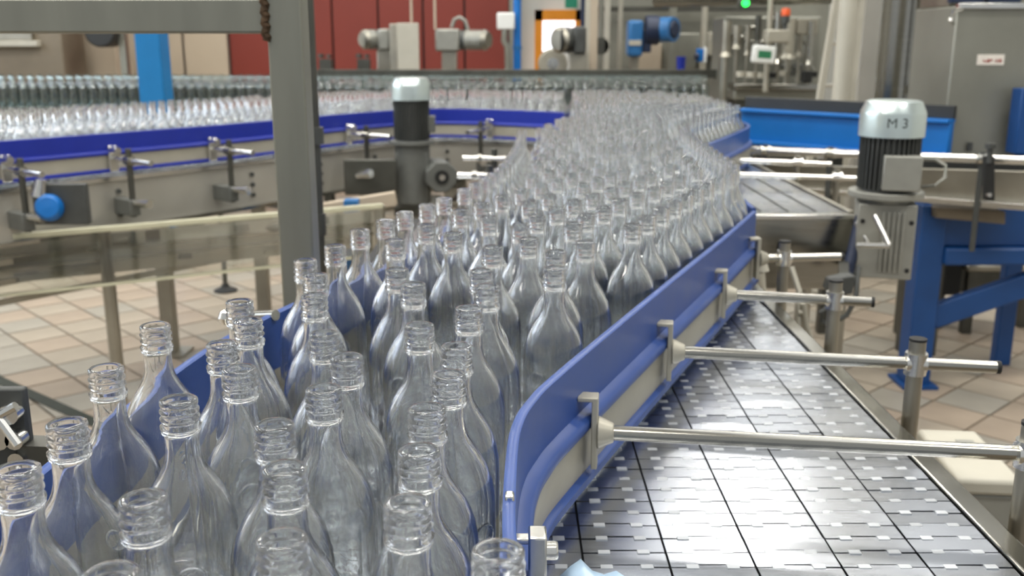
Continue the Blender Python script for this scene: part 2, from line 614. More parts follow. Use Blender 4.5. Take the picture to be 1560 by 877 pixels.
RB = 0.0405
MIND = 0.0825
hand = [list(P(u, v, HM)) for (u, v) in hand_px]
for it in range(60):
    for i in range(len(hand)):
        for j in range(i):
            dx, dy = hand[i][0] - hand[j][0], hand[i][1] - hand[j][1]
            dd = math.hypot(dx, dy) or 1e-6
            if dd < MIND:
                s = (MIND - dd) / dd * 0.5
                hand[i][0] += dx * s
                hand[i][1] += dy * s
                hand[j][0] -= dx * s
                hand[j][1] -= dy * s
    for p in hand:
        if p[1] > 0.62:
            p[0] = min(p[0], xat(RBOUND, p[1]) - RB - 0.004)
        p[0] = max(p[0], xat(LBOUND, p[1]) + RB + 0.004)
main = [tuple(p) for p in hand]


class Grid:
    def __init__(self, c):
        self.c, self.d = c, {}

    def key(self, p):
        return int(math.floor(p[0] / self.c)), int(math.floor(p[1] / self.c))

    def ok(self, p, m):
        kx, ky = self.key(p)
        for i in (-1, 0, 1):
            for j in (-1, 0, 1):
                for q in self.d.get((kx + i, ky + j), ()):
                    if (q[0] - p[0]) ** 2 + (q[1] - p[1]) ** 2 < m * m:
                        return False
        return True

    def put(self, p):
        self.d.setdefault(self.key(p), []).append(p)


G = Grid(0.09)
for p in main:
    G.put(p)
S = 0.0862
th = math.radians(66)
e1 = (math.cos(th) * S, math.sin(th) * S)
e2 = (math.cos(th - math.radians(60)) * S, math.sin(th - math.radians(60)) * S)
cand = []
for i in range(-20, 110):
    for j in range(-80, 80):
        x = 0.05 + i * e1[0] + j * e2[0] + random.uniform(-0.0025, 0.0025)
        y = 1.25 + i * e1[1] + j * e2[1] + random.uniform(-0.0025, 0.0025)
        wx = 0.010 * math.sin(6.1 * y + 1.7 * x) + 0.006 * math.sin(11.0 * y - 5.0 * x)
        wy = 0.008 * math.sin(7.3 * x + 3.1 * y)
        x, y = x + wx, y + wy
        if 1.28 < y < 6.25:
            cand.append((y, x))
cand.sort()


def rail_row(path, q, y0, y1):
    acc = 0.0
    row = offset_path(path, q)
    for (a, b) in zip(row[:-1], row[1:]):
        L = math.hypot(b[0] - a[0], b[1] - a[1])
        while acc < L:
            p = (a[0] + (b[0] - a[0]) * acc / L, a[1] + (b[1] - a[1]) * acc / L)
            acc += 0.0845
            if y0 < p[1] < y1 and G.ok(p, 0.0815):
                G.put(p)
                main.append(p)
        acc -= L


rail_row(smooth_path(RAIL_R + [(0.585, 2.7), (0.62, 3.3), (0.718, 3.74), (1.09, 4.61)], 8), -0.045, 1.12, 4.6)
rail_row(smooth_path(RAIL_L, 8), 0.046, 1.55, 3.3)
for (y, x) in cand:
    slope = 1.10
    if x - RB * slope < xat(LBOUND, y) or x + RB * slope > xat(RBOUND, y):
        continue
    u, v = project((x, y, ZC - HM))
    if y < 1.42 and not G.ok((x, y), 0.090):
        continue
    if G.ok((x, y), 0.0815):
        G.put((x, y))
        main.append((x, y))
for _ in range(40000):                      # fill the gaps left by the packing
    y = random.uniform(1.45, 6.2)
    x = random.uniform(-0.35, 1.12)
    if x - RB * 1.1 < xat(LBOUND, y) or x + RB * 1.1 > xat(RBOUND, y) or not G.ok((x, y), 0.0812):
        continue
    G.put((x, y))
    main.append((x, y))
main.sort(key=lambda p: p[1])

def bottle_label(x, y):
    if (x - hand[19][0]) ** 2 + (y - hand[19][1]) ** 2 < 1e-6:
        return 'empty clear glass bottle standing right at the end clamp of the diagonal blue rail', None
    if (x - hand[0][0]) ** 2 + (y - hand[0][1]) ** 2 < 1e-6:
        return 'empty clear glass bottle nearest the dark clamp plate beyond the left rail', None
    if (x - hand[3][0]) ** 2 + (y - hand[3][1]) ** 2 < 1e-6:
        return 'clear glass bottle at the left rail with floor tiles showing through its neck', None
    if x + 0.075 > xat(RBOUND, y):
        return 'empty clear glass bottle in the row pressed against the diagonal blue rail', 'bottles along the diagonal rail'
    if x - 0.075 < xat(LBOUND, y):
        return 'empty clear glass bottle in the row along the floor-side blue rail', 'bottles along the floor-side rail'
    return LBL, GRP


LBL = 'empty clear glass bottle in the middle of the crowd, touching neither blue rail'
GRP = 'bottles in the wide stream'
for k, (x, y) in enumerate(main[:300]):
    o = bpy.data.objects.new('glass_bottle', BOTTLE_ME)
    COL.objects.link(o)
    o.location = (x, y, Z_BELT + 0.0006)
    a = random.uniform(0, 6.28)
    o.rotation_euler = (0, 0, a)
    lb_, gr_ = bottle_label(x, y)
    tag(o, lb_, 'bottle', gr_)
    if y < 1.6:
        r = bpy.data.objects.new('neck_ring', RING_ME)
        COL.objects.link(r)
        r.parent = o
        s = bpy.data.objects.new('embossed_seal', SEAL_ME)
        COL.objects.link(s)
        s.parent = o
        b = random.uniform(-0.9, 0.9) - a
        s.location = (0.0402 * math.sin(b), -0.0402 * math.cos(b), H - 0.142)
        s.rotation_euler = (0, 0, b)

rest = list(main[300:])
band_path = smooth_path(BAND, 12)
# bottles of the curved conveyor behind: rows parallel to its blue front rail
bseg = list(zip(band_path[:-1], band_path[1:]))


def band_offset(p):
    best, side = 1e9, 0
    for (a, b) in bseg:
        ax, ay, bx, by = a[0], a[1], b[0], b[1]
        dx_, dy_ = bx - ax, by - ay
        t_ = ((p[0] - ax) * dx_ + (p[1] - ay) * dy_) / (dx_ * dx_ + dy_ * dy_)
        if t_ < -0.2 or t_ > 1.2:
            continue
        t_ = min(1, max(0, t_))
        d_ = math.hypot(p[0] - ax - dx_ * t_, p[1] - ay - dy_ * t_)
        if d_ < best:
            best = d_
            side = -1 if (dx_ * (p[1] - ay) - dy_ * (p[0] - ax)) > 0 else 1
    return best * side


th = math.radians(79)
e1 = (math.cos(th) * 0.0835, math.sin(th) * 0.0835)
e2 = (math.cos(th - math.radians(60)) * 0.0835, math.sin(th - math.radians(60)) * 0.0835)
for i in range(-60, 60):
    for j in range(-60, 60):
        p = (-1.0 + i * e1[0] + j * e2[0] + random.uniform(-0.002, 0.002), 5.0 + i * e1[1] + j * e2[1] + random.uniform(-0.002, 0.002))
        if not (-2.9 < p[0] < 0.4 and 3.0 < p[1] < 6.6):
            continue
        q = band_offset(p)
        if -0.47 < q < -0.046 and G.ok(p, 0.0805):
            G.put(p)
            rest.append(p)
# straight far conveyor
far_row = []
for r in range(5):
    x = -5.2 + (r % 2) * 0.042
    while x < 1.72:
        far_row.append((x + random.uniform(-0.004, 0.004), 8.75 + r * 0.0745))
        x += 0.086
mb = MB()


def crowd(points, profile, seg, closed, mi):
    n = len(profile)
    cs = [(math.cos(2 * math.pi * k / seg), math.sin(2 * math.pi * k / seg)) for k in range(seg)]
    fs = [(((i + 1) % n) * seg + k, ((i + 1) % n) * seg + (k + 1) % seg, i * seg + (k + 1) % seg, i * seg + k)
          for i in range(n if closed else n - 1) for k in range(seg)]
    for (x, y) in points:
        mb.add([(x + r * c, y + r * q, Z_BELT + 0.0006 + z) for (r, z) in profile for (c, q) in cs], fs, mi)


crowd(rest, MIDP, 14, True, 0)
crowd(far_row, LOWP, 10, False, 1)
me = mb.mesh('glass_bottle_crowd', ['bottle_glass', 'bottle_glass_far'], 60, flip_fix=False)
o = bpy.data.objects.new('glass_bottle_crowd', me)
COL.objects.link(o)
o['kind'] = 'stuff'
tag(o, 'distant crowd of clear glass bottles on the curved and the far conveyor', 'bottles')


# ================================================================== GUIDE RAILS
def guide_rail(path, label, side=1, mats=('blue_plastic', 'rail_backing'), n=8, ztop=None, res=None):
    """blue plastic guide rail; side=+1 puts the ribs on the right of the path"""
    z = Z_RAIL if ztop is None else ztop
    pp = smooth_path(path, n)
    t = thing('guide_rail', label, 'rail', (pp[0][0], pp[0][1], z - 0.165))
    s = side

    def pr(pts):
        return [(a * s, z + b) for (a, b) in pts]
    MB().sweep(pp, pr([(0.0, 0.0), (0.003, 0.002), (0.008, 0.002), (0.011, 0.0), (0.011, -0.080), (0.0, -0.080)])).build('upper_band', mats[0], t, angle=50)
    MB().sweep(pp, pr([(0.011, -0.070), (0.022, -0.074), (0.026, -0.078), (0.026, -0.088), (0.0225, -0.091), (0.011, -0.091)])).build('upper_ridge', mats[0], t, angle=50)
    MB().sweep(pp, pr([(0.0, -0.080), (0.017, -0.088), (0.017, -0.152), (0.0, -0.152)])).build('backing_strip', mats[1], t, angle=50)
    MB().sweep(pp, pr([(0.0, -0.150), (0.022, -0.150), (0.026, -0.153), (0.026, -0.163), (0.022, -0.166), (0.0, -0.166)])).build('lower_ridge', mats[0], t, angle=50)
    return t


rr = guide_rail(RAIL_R, 'blue plastic guide rail with grey inlay running diagonally over the steel chains', 1)
# clamp at the rail's near end
ye, xe = 0.775, 0.020
mb = MB().box(xe - 0.006, xe + 0.010, ye - 0.012, ye + 0.012, Z_RAIL - 0.075, Z_RAIL - 0.030)
mb.cyl((xe + 0.008, ye, Z_RAIL - 0.048), (xe + 0.020, ye, Z_RAIL - 0.048), 0.0085, 14)
mb.cyl((xe + 0.006, ye - 0.004, Z_RAIL - 0.098), (xe + 0.016, ye - 0.004, Z_RAIL - 0.098), 0.007, 14)
mb.box(xe - 0.026, xe - 0.018, ye - 0.006, ye + 0.006, Z_RAIL - 0.045, Z_RAIL + 0.006).box(xe - 0.026, xe + 0.002, ye - 0.006, ye + 0.006, Z_RAIL - 0.040, Z_RAIL - 0.034)
mb.build('end_clamp', 'steel_bright', rr, 0.002)
guide_rail(RAIL_L, 'blue plastic guide rail along the floor-side edge of the bottle stream', -1)
guide_rail(RAIL_2, 'short blue guide rail beside the bright blue machine panel', 1)
guide_rail([(0.565, 2.30), (0.585, 2.7), (0.62, 3.3), (0.652, 3.57)], 'blue guide rail linking the two diagonal rails behind the bottles', 1)
guide_rail(BAND, 'long deep blue guide rail curving along the conveyor in front of the red partition', 1, ('blue_plastic_deep', 'rail_backing'), 12)


# supports of the right rail: clamp, rod, post
def rail_support(a, b, post, zr, label, ptop=0.036, pbot=None, rod_r=0.0095):
    t = thing('rail_support', label, 'bracket', (post[0], post[1], 0.70))
    a, b, post = Vector(a), Vector(b), Vector(post)
    d = (b - a).normalized()
    A = (a.x, a.y, zr)
    mb = MB()
    # plate hugging the rail ribs
    mb.bar((a.x - d.x * 0.012, a.y - d.y * 0.012, zr), (a.x - d.x * 0.004, a.y - d.y * 0.004, zr), 0.024, 0.092)
    mb.bar((a.x - d.x * 0.03, a.y - d.y * 0.03, zr + 0.046), (a.x - d.x * 0.004, a.y - d.y * 0.004, zr + 0.046), 0.024, 0.006)
    mb.cyl((a.x - d.x * 0.004, a.y - d.y * 0.004, zr), (a.x + d.x * 0.016, a.y + d.y * 0.016, zr), 0.021, 20, 0.012)
    mb.build('rail_clamp', 'rail_backing', t, 0.0015)
    rd = MB().cyl(A, (b.x, b.y, zr), rod_r, 20).build('rod', 'steel', t)
    MB().cyl((b.x, b.y, zr), (b.x + d.x * 0.006, b.y + d.y * 0.006, zr), rod_r * 1.04, 20).build('end_cap', 'rubber', rd)
    zb = pbot if pbot is not None else Z_BELT - 0.12
    ps = MB().cyl((post.x, post.y, zb), (post.x, post.y, zr + ptop), 0.0125, 20).build('post', 'steel_dull', t)
    MB().cyl((post.x, post.y, zr + ptop), (post.x, post.y, zr + ptop + 0.004), 0.013, 20).build('post_cap', 'rubber', ps)
    mb = MB().cyl((post.x, post.y, zr - 0.017), (post.x, post.y, zr + 0.017), 0.0165, 20)
    mb.cyl((post.x - d.x * 0.015, post.y - d.y * 0.015, zr), (post.x + d.x * 0.015, post.y + d.y * 0.015, zr), 0.0145, 20)
    mb.build('post_clamp', 'steel_bright', ps)
    MB().box(min(post.x, 0.592), post.x + 0.012, post.y - 0.016, post.y + 0.016, zb, zb + 0.05).build('foot_block', 'steel_dull', t, 0.002)
    return t


ords = ['first rail support from the near end clamp, longest steel rod', 'second rail support from the near end clamp, rod past its capped post',
        'third rail support from the near end clamp, short steel rod', 'fourth rail support from the near end clamp, in front of the steel end box']
pts = [((0.099, 1.158), (0.6165, 1.09), (0.616, 1.09)), ((0.247, 1.49), (0.73, 1.412), (0.616, 1.43)),
       ((0.415, 1.855), (0.677, 1.795), (0.613, 1.81)), ((0.548, 2.18), (0.75, 2.20), (0.618, 2.187))]
fix = []
for (a, b, p) in pts:
    # start each rod on the outer face of the rail
    y = a[1]
    for _ in range(20):
        x = xat(RAIL_R, y) + 0.040
        y = a[1] + (x - a[0]) * (b[1] - a[1]) / (b[0] - a[0])
    fix.append(((x, y), b, p))
for lb, (a, b, p) in zip(ords, fix):
    rail_support(a, b, p, Z_ROD, lb, pbot=Z_BELT - 0.10)

# ================================================================== MAIN CONVEYOR WITH STEEL CHAINS
PW, PITCHC = 0.0955, 0.0325
w2 = PW / 2 - 0.0014
g = 0.0022
yb, yt = g / 2, PITCHC - g / 2
tb = 0.0058
link_poly = [(-w2, yb), (-0.0235, yb), (-0.0200, yb + tb), (0.0200, yb + tb), (0.0235, yb), (w2, yb),
             (w2, yt), (0.0225, yt), (0.0190, yt + tb), (-0.0190, yt + tb), (-0.0225, yt), (-w2, yt)]
mb = MB().prism(link_poly, -0.004, 0.0, 0)
for sx in (-1, 1):
    mb.box(sx * 0.0225 - 0.0068, sx * 0.0225 + 0.0068, yb - 0.0036, yb + 0.0048, -0.003, 0.0006, 1)
LINK_ME = mb.mesh('chain_link', ['chain_steel', 'chain_pin'], 20)
ywav = 0.30
cv = thing('steel_chain_conveyor', 'wide stainless conveyor of parallel steel slat chains carrying the bottle stream', 'conveyor', (0.09, 1.8, 0))
Y0, Y1 = 0.40, 3.28
mb = MB().box(-0.40, 0.575, Y0, Y1, Z_BELT - 0.05, Z_BELT - 0.012)
mb.build('slide_bed', 'chain_under', cv)
mb = MB().box(0.559, 0.590, Y0, 2.9, Z_BELT - 0.22, Z_BELT + 0.004)
mb.build('side_frame', 'steel', cv, 0.003)
MB().box(-0.445, -0.402, Y0, 1.46, Z_BELT - 0.22, Z_BELT + 0.004).build('side_frame', 'steel', cv, 0.003)
MB().box(-0.36, 0.57, Y0 + 0.05, Y0 + 0.07, Z_BELT - 0.22, Z_BELT - 0.05).build('cross_plate', 'steel_dull', cv)
for (x, y) in ((0.57, 0.8), (0.53, 2.35), (-0.425, 0.8), (-0.20, 2.6), (0.53, 3.1)):
    MB().cyl((x, y, 0.02), (x, y, Z_BELT - 0.04), 0.024, 16).cyl((x, y, 0.0), (x, y, 0.03), 0.05, 20, 0.026).build('leg', 'steel_dull', cv)
CHN = ['outermost chain beside the rail support posts'] + [w + ' chain in from the rail support posts' for w in ('second', 'third', 'fourth', 'fifth', 'sixth', 'seventh', 'eighth', 'ninth', 'tenth', 'eleventh')]
nlink = 0
for k in range(-3, 8):
    xc = -0.0155 - PW / 2 + k * PW - PW * 1 + PW
    if xc + PW / 2 > 0.563 or xc - PW / 2 < -0.405:
        continue
    yend = 1.44 if xc < -0.30 else Y1
    ch = thing('slat_chain', 'strand of hinged steel slats, ' + CHN[int(round((0.5097 - xc) / PW))], 'chain', (xc, Y0, Z_BELT), 'parallel slat chains')
    rows = int((yend - Y0) / PITCHC)
    rest_mb = MB()
    for r in range(rows):
        y = Y0 + r * PITCHC
        yw = y + random.uniform(-0.0002, 0.0002)
        vis = 0.93 < y < 2.32 and xc + PW / 2 > xat(RAIL_R, y) - 0.02
        if vis:
            o = bpy.data.objects.new('slat', LINK_ME)
            COL.objects.link(o)
            o.parent = ch
            o.location = (0, yw - Y0, 0)
            o.rotation_euler = (random.gauss(0, 0.011), random.gauss(0, 0.005), 0)
            nlink += 1
        else:
            rest_mb.prism([(xc + a, yw + b) for (a, b) in link_poly], Z_BELT - 0.004, Z_BELT)
    o = rest_mb.build('slat_run', 'chain_steel', ch)
    o['kind'] = 'stuff'

# ================================================================== SECOND CONVEYOR (behind, to the right)
c2 = thing('transfer_conveyor', 'stainless conveyor whose closed end box stands behind the diagonal rail', 'conveyor', (0.85, 4.0, 0))
MB().box(0.575, 1.145, 3.34, 5.3, Z_BELT - 0.03, Z_BELT - 0.002).build('slat_bed', 'chain_steel', c2)
MB().box(0.20, 0.575, 3.34, 5.50, Z_BELT - 0.03, Z_BELT - 0.002).build('slat_bed', 'chain_steel', c2)
MB().box(0.575, 1.145, 5.3, 6.4, Z_BELT - 0.03, Z_BELT - 0.002).build('slat_bed', 'chain_steel', c2)
for x in (0.67, 0.765, 0.86, 0.955, 1.05):
    MB().box(x - 0.002, x + 0.002, 3.36, 5.3, Z_BELT - 0.002, Z_BELT + 0.0012).build('chain_joint', 'steel_dark', c2)
mb = MB().box(0.64, 1.165, 3.31, 3.325, Z_BELT - 0.265, Z_BELT - 0.01)
mb.build('end_plate', 'steel', c2, 0.003)
MB().box(0.64, 1.165, 3.300, 3.345, Z_BELT - 0.018, Z_BELT - 0.002).build('end_lip', 'steel_bright', c2, 0.003)
hx, hy = W(1193, 381, 3.31).x, W(1193, 381, 3.31).z
MB().box(hx - 0.02, hx + 0.02, 3.302, 3.309, hy - 0.028, hy + 0.028).build('slot', 'rubber', c2)
MB().box(1.150, 1.168, 3.325, 5.3, Z_BELT - 0.25, Z_BELT + 0.006).build('side_frame', 'steel_dull', c2, 0.002)
mb = MB()
for z in (Z_BELT - 0.03, Z_BELT - 0.11, Z_BELT - 0.20):
    mb = MB().cyl((1.172, 3.33, z), (1.182, 3.33, z), 0.012, 12)
    mb.build('bolt', 'brass', c2)
for (x, y) in ((0.70, 3.45), (1.10, 3.6), (1.10, 4.9), (0.7, 4.9)):
    MB().cyl((x, y, 0.02), (x, y, Z_BELT - 0.02), 0.028, 16).cyl((x, y, 0), (x, y, 0.03), 0.055, 18, 0.03).build('leg', 'steel_dull', c2)
# rods over it
for (u0, v0, u1, v1, pu, lbl) in ((1122, 244, 1266, 250, 1215, 'upper short steel rod crossing to the second blue rail'),
                                  (1122, 266, 1314, 272, 1275, 'lower long steel rod crossing to the second blue rail')):
    t = thing('cross_rod', lbl, 'rod', (0.95, 4.0, 0.9))
    yy = 4.35 if v0 < 250 else 3.95
    a, b = W(u0, v0, yy), W(u1, v1, yy - 0.03)
    MB().cyl(a, b, 0.0105, 14).build('rod', 'steel_bright', t)
    q = W(pu, (v0 + v1) / 2, yy - 0.015)
    MB().cyl((q.x, q.y, Z_BELT - 0.2), (q.x, q.y, q.z + 0.03), 0.013, 12).build('post', 'steel_dull', t)
    MB().cyl((q.x - 0.02, q.y, q.z), (q.x + 0.02, q.y, q.z), 0.019, 14).build('clamp', 'steel_bright', t)


# ================================================================== GEAR MOTORS
def gear_motor(x, y, ztop, D, label, facing=0.0, text=None, hub=False, tot=2.8):
    """upright motor: fan cover, finned body, terminal box, flange, gearbox"""
    t = thing('gear_motor', label, 'motor', (x, y, ztop - D * tot))
    t.rotation_euler = (0, 0, facing)
    R = D / 2
    zt = D * tot
    cast = 'motor_mid' if hub else 'cast_grey'
    cover = [(0.001, zt), (R * 0.72, zt), (R * 0.84, zt - D * 0.02), (R * 0.98, zt - D * 0.17), (R, zt - D * 0.22), (R, zt - D * 0.56), (R * 0.96, zt - D * 0.56), (R * 0.93, zt - D * 0.5), (0.001, zt - D * 0.5)]
    fc = MB().lathe(cover, seg=40).build('fan_cover', 'cap_silver', t, local=True, angle=25)
    b0, b1 = zt - D * (1.58 if hub else 1.42), zt - D * 0.52
    body = MB().cyl((0, 0, b0), (0, 0, b1), R * 0.80, 32)
    bd = body.build('motor_body', 'motor_dark', t, local=True)
    fins = MB()
    for k in range(36):
        a = 2 * math.pi * k / 36
        M = Matrix.Rotation(a, 4, 'Z')
        fins.box(R * 0.78, R * 0.93, -R * 0.022, R * 0.022, b0 + D * 0.04, b1, 0, M)
    fins.build('cooling_fins', 'motor_dark', bd, local=True)
    if hub:
        MB().box(R * 0.8, R * 1.2, -R * 0.3, R * 0.35, b0 + D * 0.2, b0 + D * 0.62).build('terminal_box', cast, t, D * 0.015, local=True)
    else:
        MB().box(-R * 0.26, R * 0.86, -R * 1.14, -R * 0.6, b0 + D * 0.06, b0 + D * 0.60).build('terminal_box', cast, t, D * 0.02, local=True)
    MB().cyl((0, 0, b0 - D * 0.10), (0, 0, b0), R * 1.16, 36).build('flange', cast, t, D * 0.01, local=True)
    g0 = 0.0
    g1 = b0 - D * 0.10
    if hub:
        MB().cyl((0, 0, g0 + D * 0.1), (0, 0, g1), R * 0.95, 28, R * 0.9).box(-R * 0.8, R * 0.8, -R * 0.6, R * 0.6, g0, g1 - D * 0.2).build('gearbox', cast, t, D * 0.03, local=True)
        zc = zt - D * 2.46
        oct_ = [(R * 0.85 * math.cos(math.pi / 8 + k * math.pi / 4), R * 0.85 * math.sin(math.pi / 8 + k * math.pi / 4)) for k in range(8)]
        M = Matrix.Translation((R * 1.38, -R * 0.4, zc)) @ Matrix.Rotation(math.radians(14), 4, 'Z') @ Matrix.Rotation(math.radians(90), 4, 'X')
        oh = MB().prism(oct_, -R * 0.9, R * 0.9, 0, M).build('output_housing', cast, t, D * 0.04, local=True)
        MB().lathe([(R * 0.2, R * 0.9), (R * 0.2, R * 0.98), (R * 0.36, R * 0.98), (R * 0.36, R * 0.9)], seg=24, closed=True, mtx=M.to_3x3().to_4x4(), o=M.translation).build('bore_ring', 'rubber', oh, local=True)
        MB().lathe([(0.001, R * 1.02), (R * 0.15, R * 1.02), (R * 0.18, R * 0.9)], seg=16, mtx=M.to_3x3().to_4x4(), o=M.translation).build('shaft_end', 'steel_bright', oh, local=True)
    else:
        gb = MB().box(-R * 0.85, R * 0.9, -R * 0.75, R * 0.75, g0, g1 - D * 0.08).cyl((0, 0, g1 - D * 0.12), (0, 0, g1), R * 0.72, 24).build('gearbox', cast, t, D * 0.02, local=True)
        for k in range(5):
            xx = -R * 0.12 + k * R * 0.15
            MB().box(xx, xx + R * 0.07, -R * 0.86, -R * 0.74, g0 + D * 0.12, g1 - D * 0.2).build('rib', cast, gb, D * 0.01, local=True)
        for sx in (-0.7, 0.75):
            for zz in (0.12, 0.72):
                MB().cyl((R * sx, -R * 0.74, g1 * zz), (R * sx, -R * 0.78, g1 * zz), R * 0.075, 10).build('bolt', 'rubber', gb, local=True)
    if text:
        cu = bpy.data.curves.new('lettering', 'FONT')
        cu.body = text
        cu.size = D * 0.21
        cu.align_x = 'CENTER'
        cu.extrude = 0.0
        ob = bpy.data.objects.new('tmp', cu)
        COL.objects.link(ob)
        dg = bpy.context.evaluated_depsgraph_get()
        me = bpy.data.meshes.new_from_object(ob.evaluated_get(dg))
        bpy.data.objects.remove(ob)
        for vv in me.vertices:
            a = vv.co.x / R + 0.05
            rr_ = R * 1.004
            vv.co = Vector((rr_ * math.sin(a), -rr_ * math.cos(a), zt - D * 0.40 + vv.co.y))
        me.materials.clear()
        me.materials.append(MATS['ink_black'])
        o = bpy.data.objects.new('lettering', me)
        COL.objects.link(o)
        o.parent = fc
    return t


c = W(1361, 170, 3.22)
m3 = gear_motor(c.x, 3.22, W(1361, 152, 3.22).z, 0.205, 'upright gear motor with silver fan cover lettered M 3', -0.25, 'M 3')
c = W(626, 140, 5.25)
ml = gear_motor(c.x, 5.25, W(626, 118, 5.25).z, 0.205, 'upright dark gear motor with round output hub in front of the curved blue rail', 0.0, None, True, 3.3)
MB().box(-0.10, 0.12, -0.05, 0.40, -0.05, 0.0).build('mounting_arm', 'steel_dark', ml, 0.004, local=True)
c = W(1361, 170, 3.22)
zg = W(1361, 152, 3.22).z - 0.205 * 2.9
# torque arm beside M 3
ta = thing('torque_arm', 'bent steel torque bar between the end box and the gearbox', 'bracket', (1.2, 3.2, 0.9))
q = [W(1304, 338, 3.2), W(1323, 371, 3.15)]
MB().cyl(q[0], q[1], 0.008, 10).build('strut', 'steel_bright', ta)
q = [W(1332, 328, 3.1), W(1354, 373, 3.05)]
MB().cyl(q[0], q[1], 0.009, 10).build('strut', 'steel_bright', ta)
MB().cyl(W(1306, 373, 3.1), W(1356, 374, 3.05), 0.009, 10).build('cross_bar', 'steel_bright', ta)
MB().cyl(W(1288, 430, 3.15), W(1312, 330, 3.22), 0.02, 12).build('pivot_plate', 'navy', ta)
pth = [W(1405, 285, 3.2), W(1425, 283, 3.15), W(1440, 270, 3.15), W(1440, 252, 3.18), W(1425, 243, 3.2), W(1408, 243, 3.22)]
tag(MB().tube([Vector(a) for a in pth], 0.006, 8).build('motor_cable', 'cast_grey'), 'grey cable looping out of the M 3 motor', 'cable')

# ================================================================== LEFT CURVED CONVEYOR
lc = thing('curved_conveyor', 'stainless curved conveyor carrying bottles past the blue column', 'conveyor', (-1.5, 4.9, 0))
bp = band_path
MB().sweep(bp, [(0.03, Z_BELT - 0.002), (0.03, Z_BELT - 0.03), (-0.52, Z_BELT - 0.03), (-0.52, Z_BELT - 0.002)]).build('slat_bed', 'chain_steel', lc)
MB().sweep(bp, [(0.035, Z_BELT + 0.006), (0.06, Z_BELT + 0.006), (0.06, Z_BELT - 0.012), (0.035, Z_BELT - 0.012)]).build('bed_edge', 'steel_bright', lc)
MB().sweep(bp, [(0.040, Z_BELT - 0.012), (0.048, Z_BELT - 0.012), (0.048, Z_BELT - 0.21), (0.040, Z_BELT - 0.21)]).build('side_frame', 'frame_panel', lc)
MB().sweep(bp, [(0.03, Z_BELT - 0.21), (0.075, Z_BELT - 0.21), (0.075, Z_BELT - 0.225), (0.03, Z_BELT - 0.225)]).build('bottom_lip', 'steel', lc)
MB().sweep(bp, [(-0.50, Z_BELT - 0.012), (-0.508, Z_BELT - 0.012), (-0.508, Z_BELT - 0.21), (-0.50, Z_BELT - 0.21)]).build('side_frame', 'steel_dull', lc)
MB().sweep(bp, [(-0.49, Z_BELT + 0.15), (-0.50, Z_BELT + 0.15), (-0.50, Z_BELT + 0.02), (-0.49, Z_BELT + 0.02)]).build('rear_guide', 'blue_plastic_deep', lc)
for z in (0.28, 0.36, 0.44):
    MB().sweep(bp[6:], [(0.02, Z_BELT - z), (0.035, Z_BELT - z), (0.035, Z_BELT - z - 0.025), (0.02, Z_BELT - z - 0.025)]).build('return_track', 'steel_dull', lc)
fr = offset_path(bp, 0.049)
for i in range(8, len(fr) - 8, 9):
    x, y = fr[i]
    for z in (0.06, 0.11, 0.16):
        MB().cyl((x, y, Z_BELT - z), (x + 0.008, y - 0.008, Z_BELT - z), 0.011, 10).build('bolt', 'motor_dark', lc)
rear = offset_path(bp, -0.44)
mid = offset_path(bp, -0.10)
for u in (258, 402, 560, 700):
    k = min(range(len(rear)), key=lambda q: abs(project((rear[q][0], rear[q][1], 0.3))[0] - u))
    x2, y2 = rear[k]
    lg = MB().box(x2 - 0.035, x2 + 0.035, y2 - 0.035, y2 + 0.035, 0.0, Z_BELT - 0.2).build('leg', 'steel_dull', lc, 0.003)
    MB().box(x2 - 0.09, x2 + 0.09, y2 - 0.09, y2 + 0.09, 0.0, 0.012).build('foot_plate', 'steel_dull', lg)
    x, y = mid[k]
    for zz in (0.30, 0.40):
        MB().bar((x, y, Z_BELT - zz), (x2, y2, Z_BELT - zz), 0.04, 0.04).build('cross_beam', 'steel_dark', lc)
# dark panel left of the hub motor stands for the frame's shading
shade_pn = pbox(MB(), 524, 604, 243, 297, 5.12, 0.04).build('shade_panel', 'steel_dark', lc, 0.006)
MB().cyl(W(545, 268, 5.1), W(565, 264, 5.05), 0.018, 10, 0.024).build('lever', 'steel_bright', shade_pn)

# supports along the curved rail
LR = ['rod support of the curved rail next to the blue knob', 'rod support of the curved rail left of the grey square post', 'rod support of the curved rail between the round pole and the hub motor',
      'rod support of the curved rail right of the hub motor', 'rod support of the curved rail at the picture edge beyond the blue knob']


def near_idx(u):
    best, bi = 1e9, 0
    for i, p in enumerate(bp):
        uu, _ = project((p[0], p[1], Z_RAIL))
        if abs(uu - u) < best:
            best, bi = abs(uu - u), i
    return bi


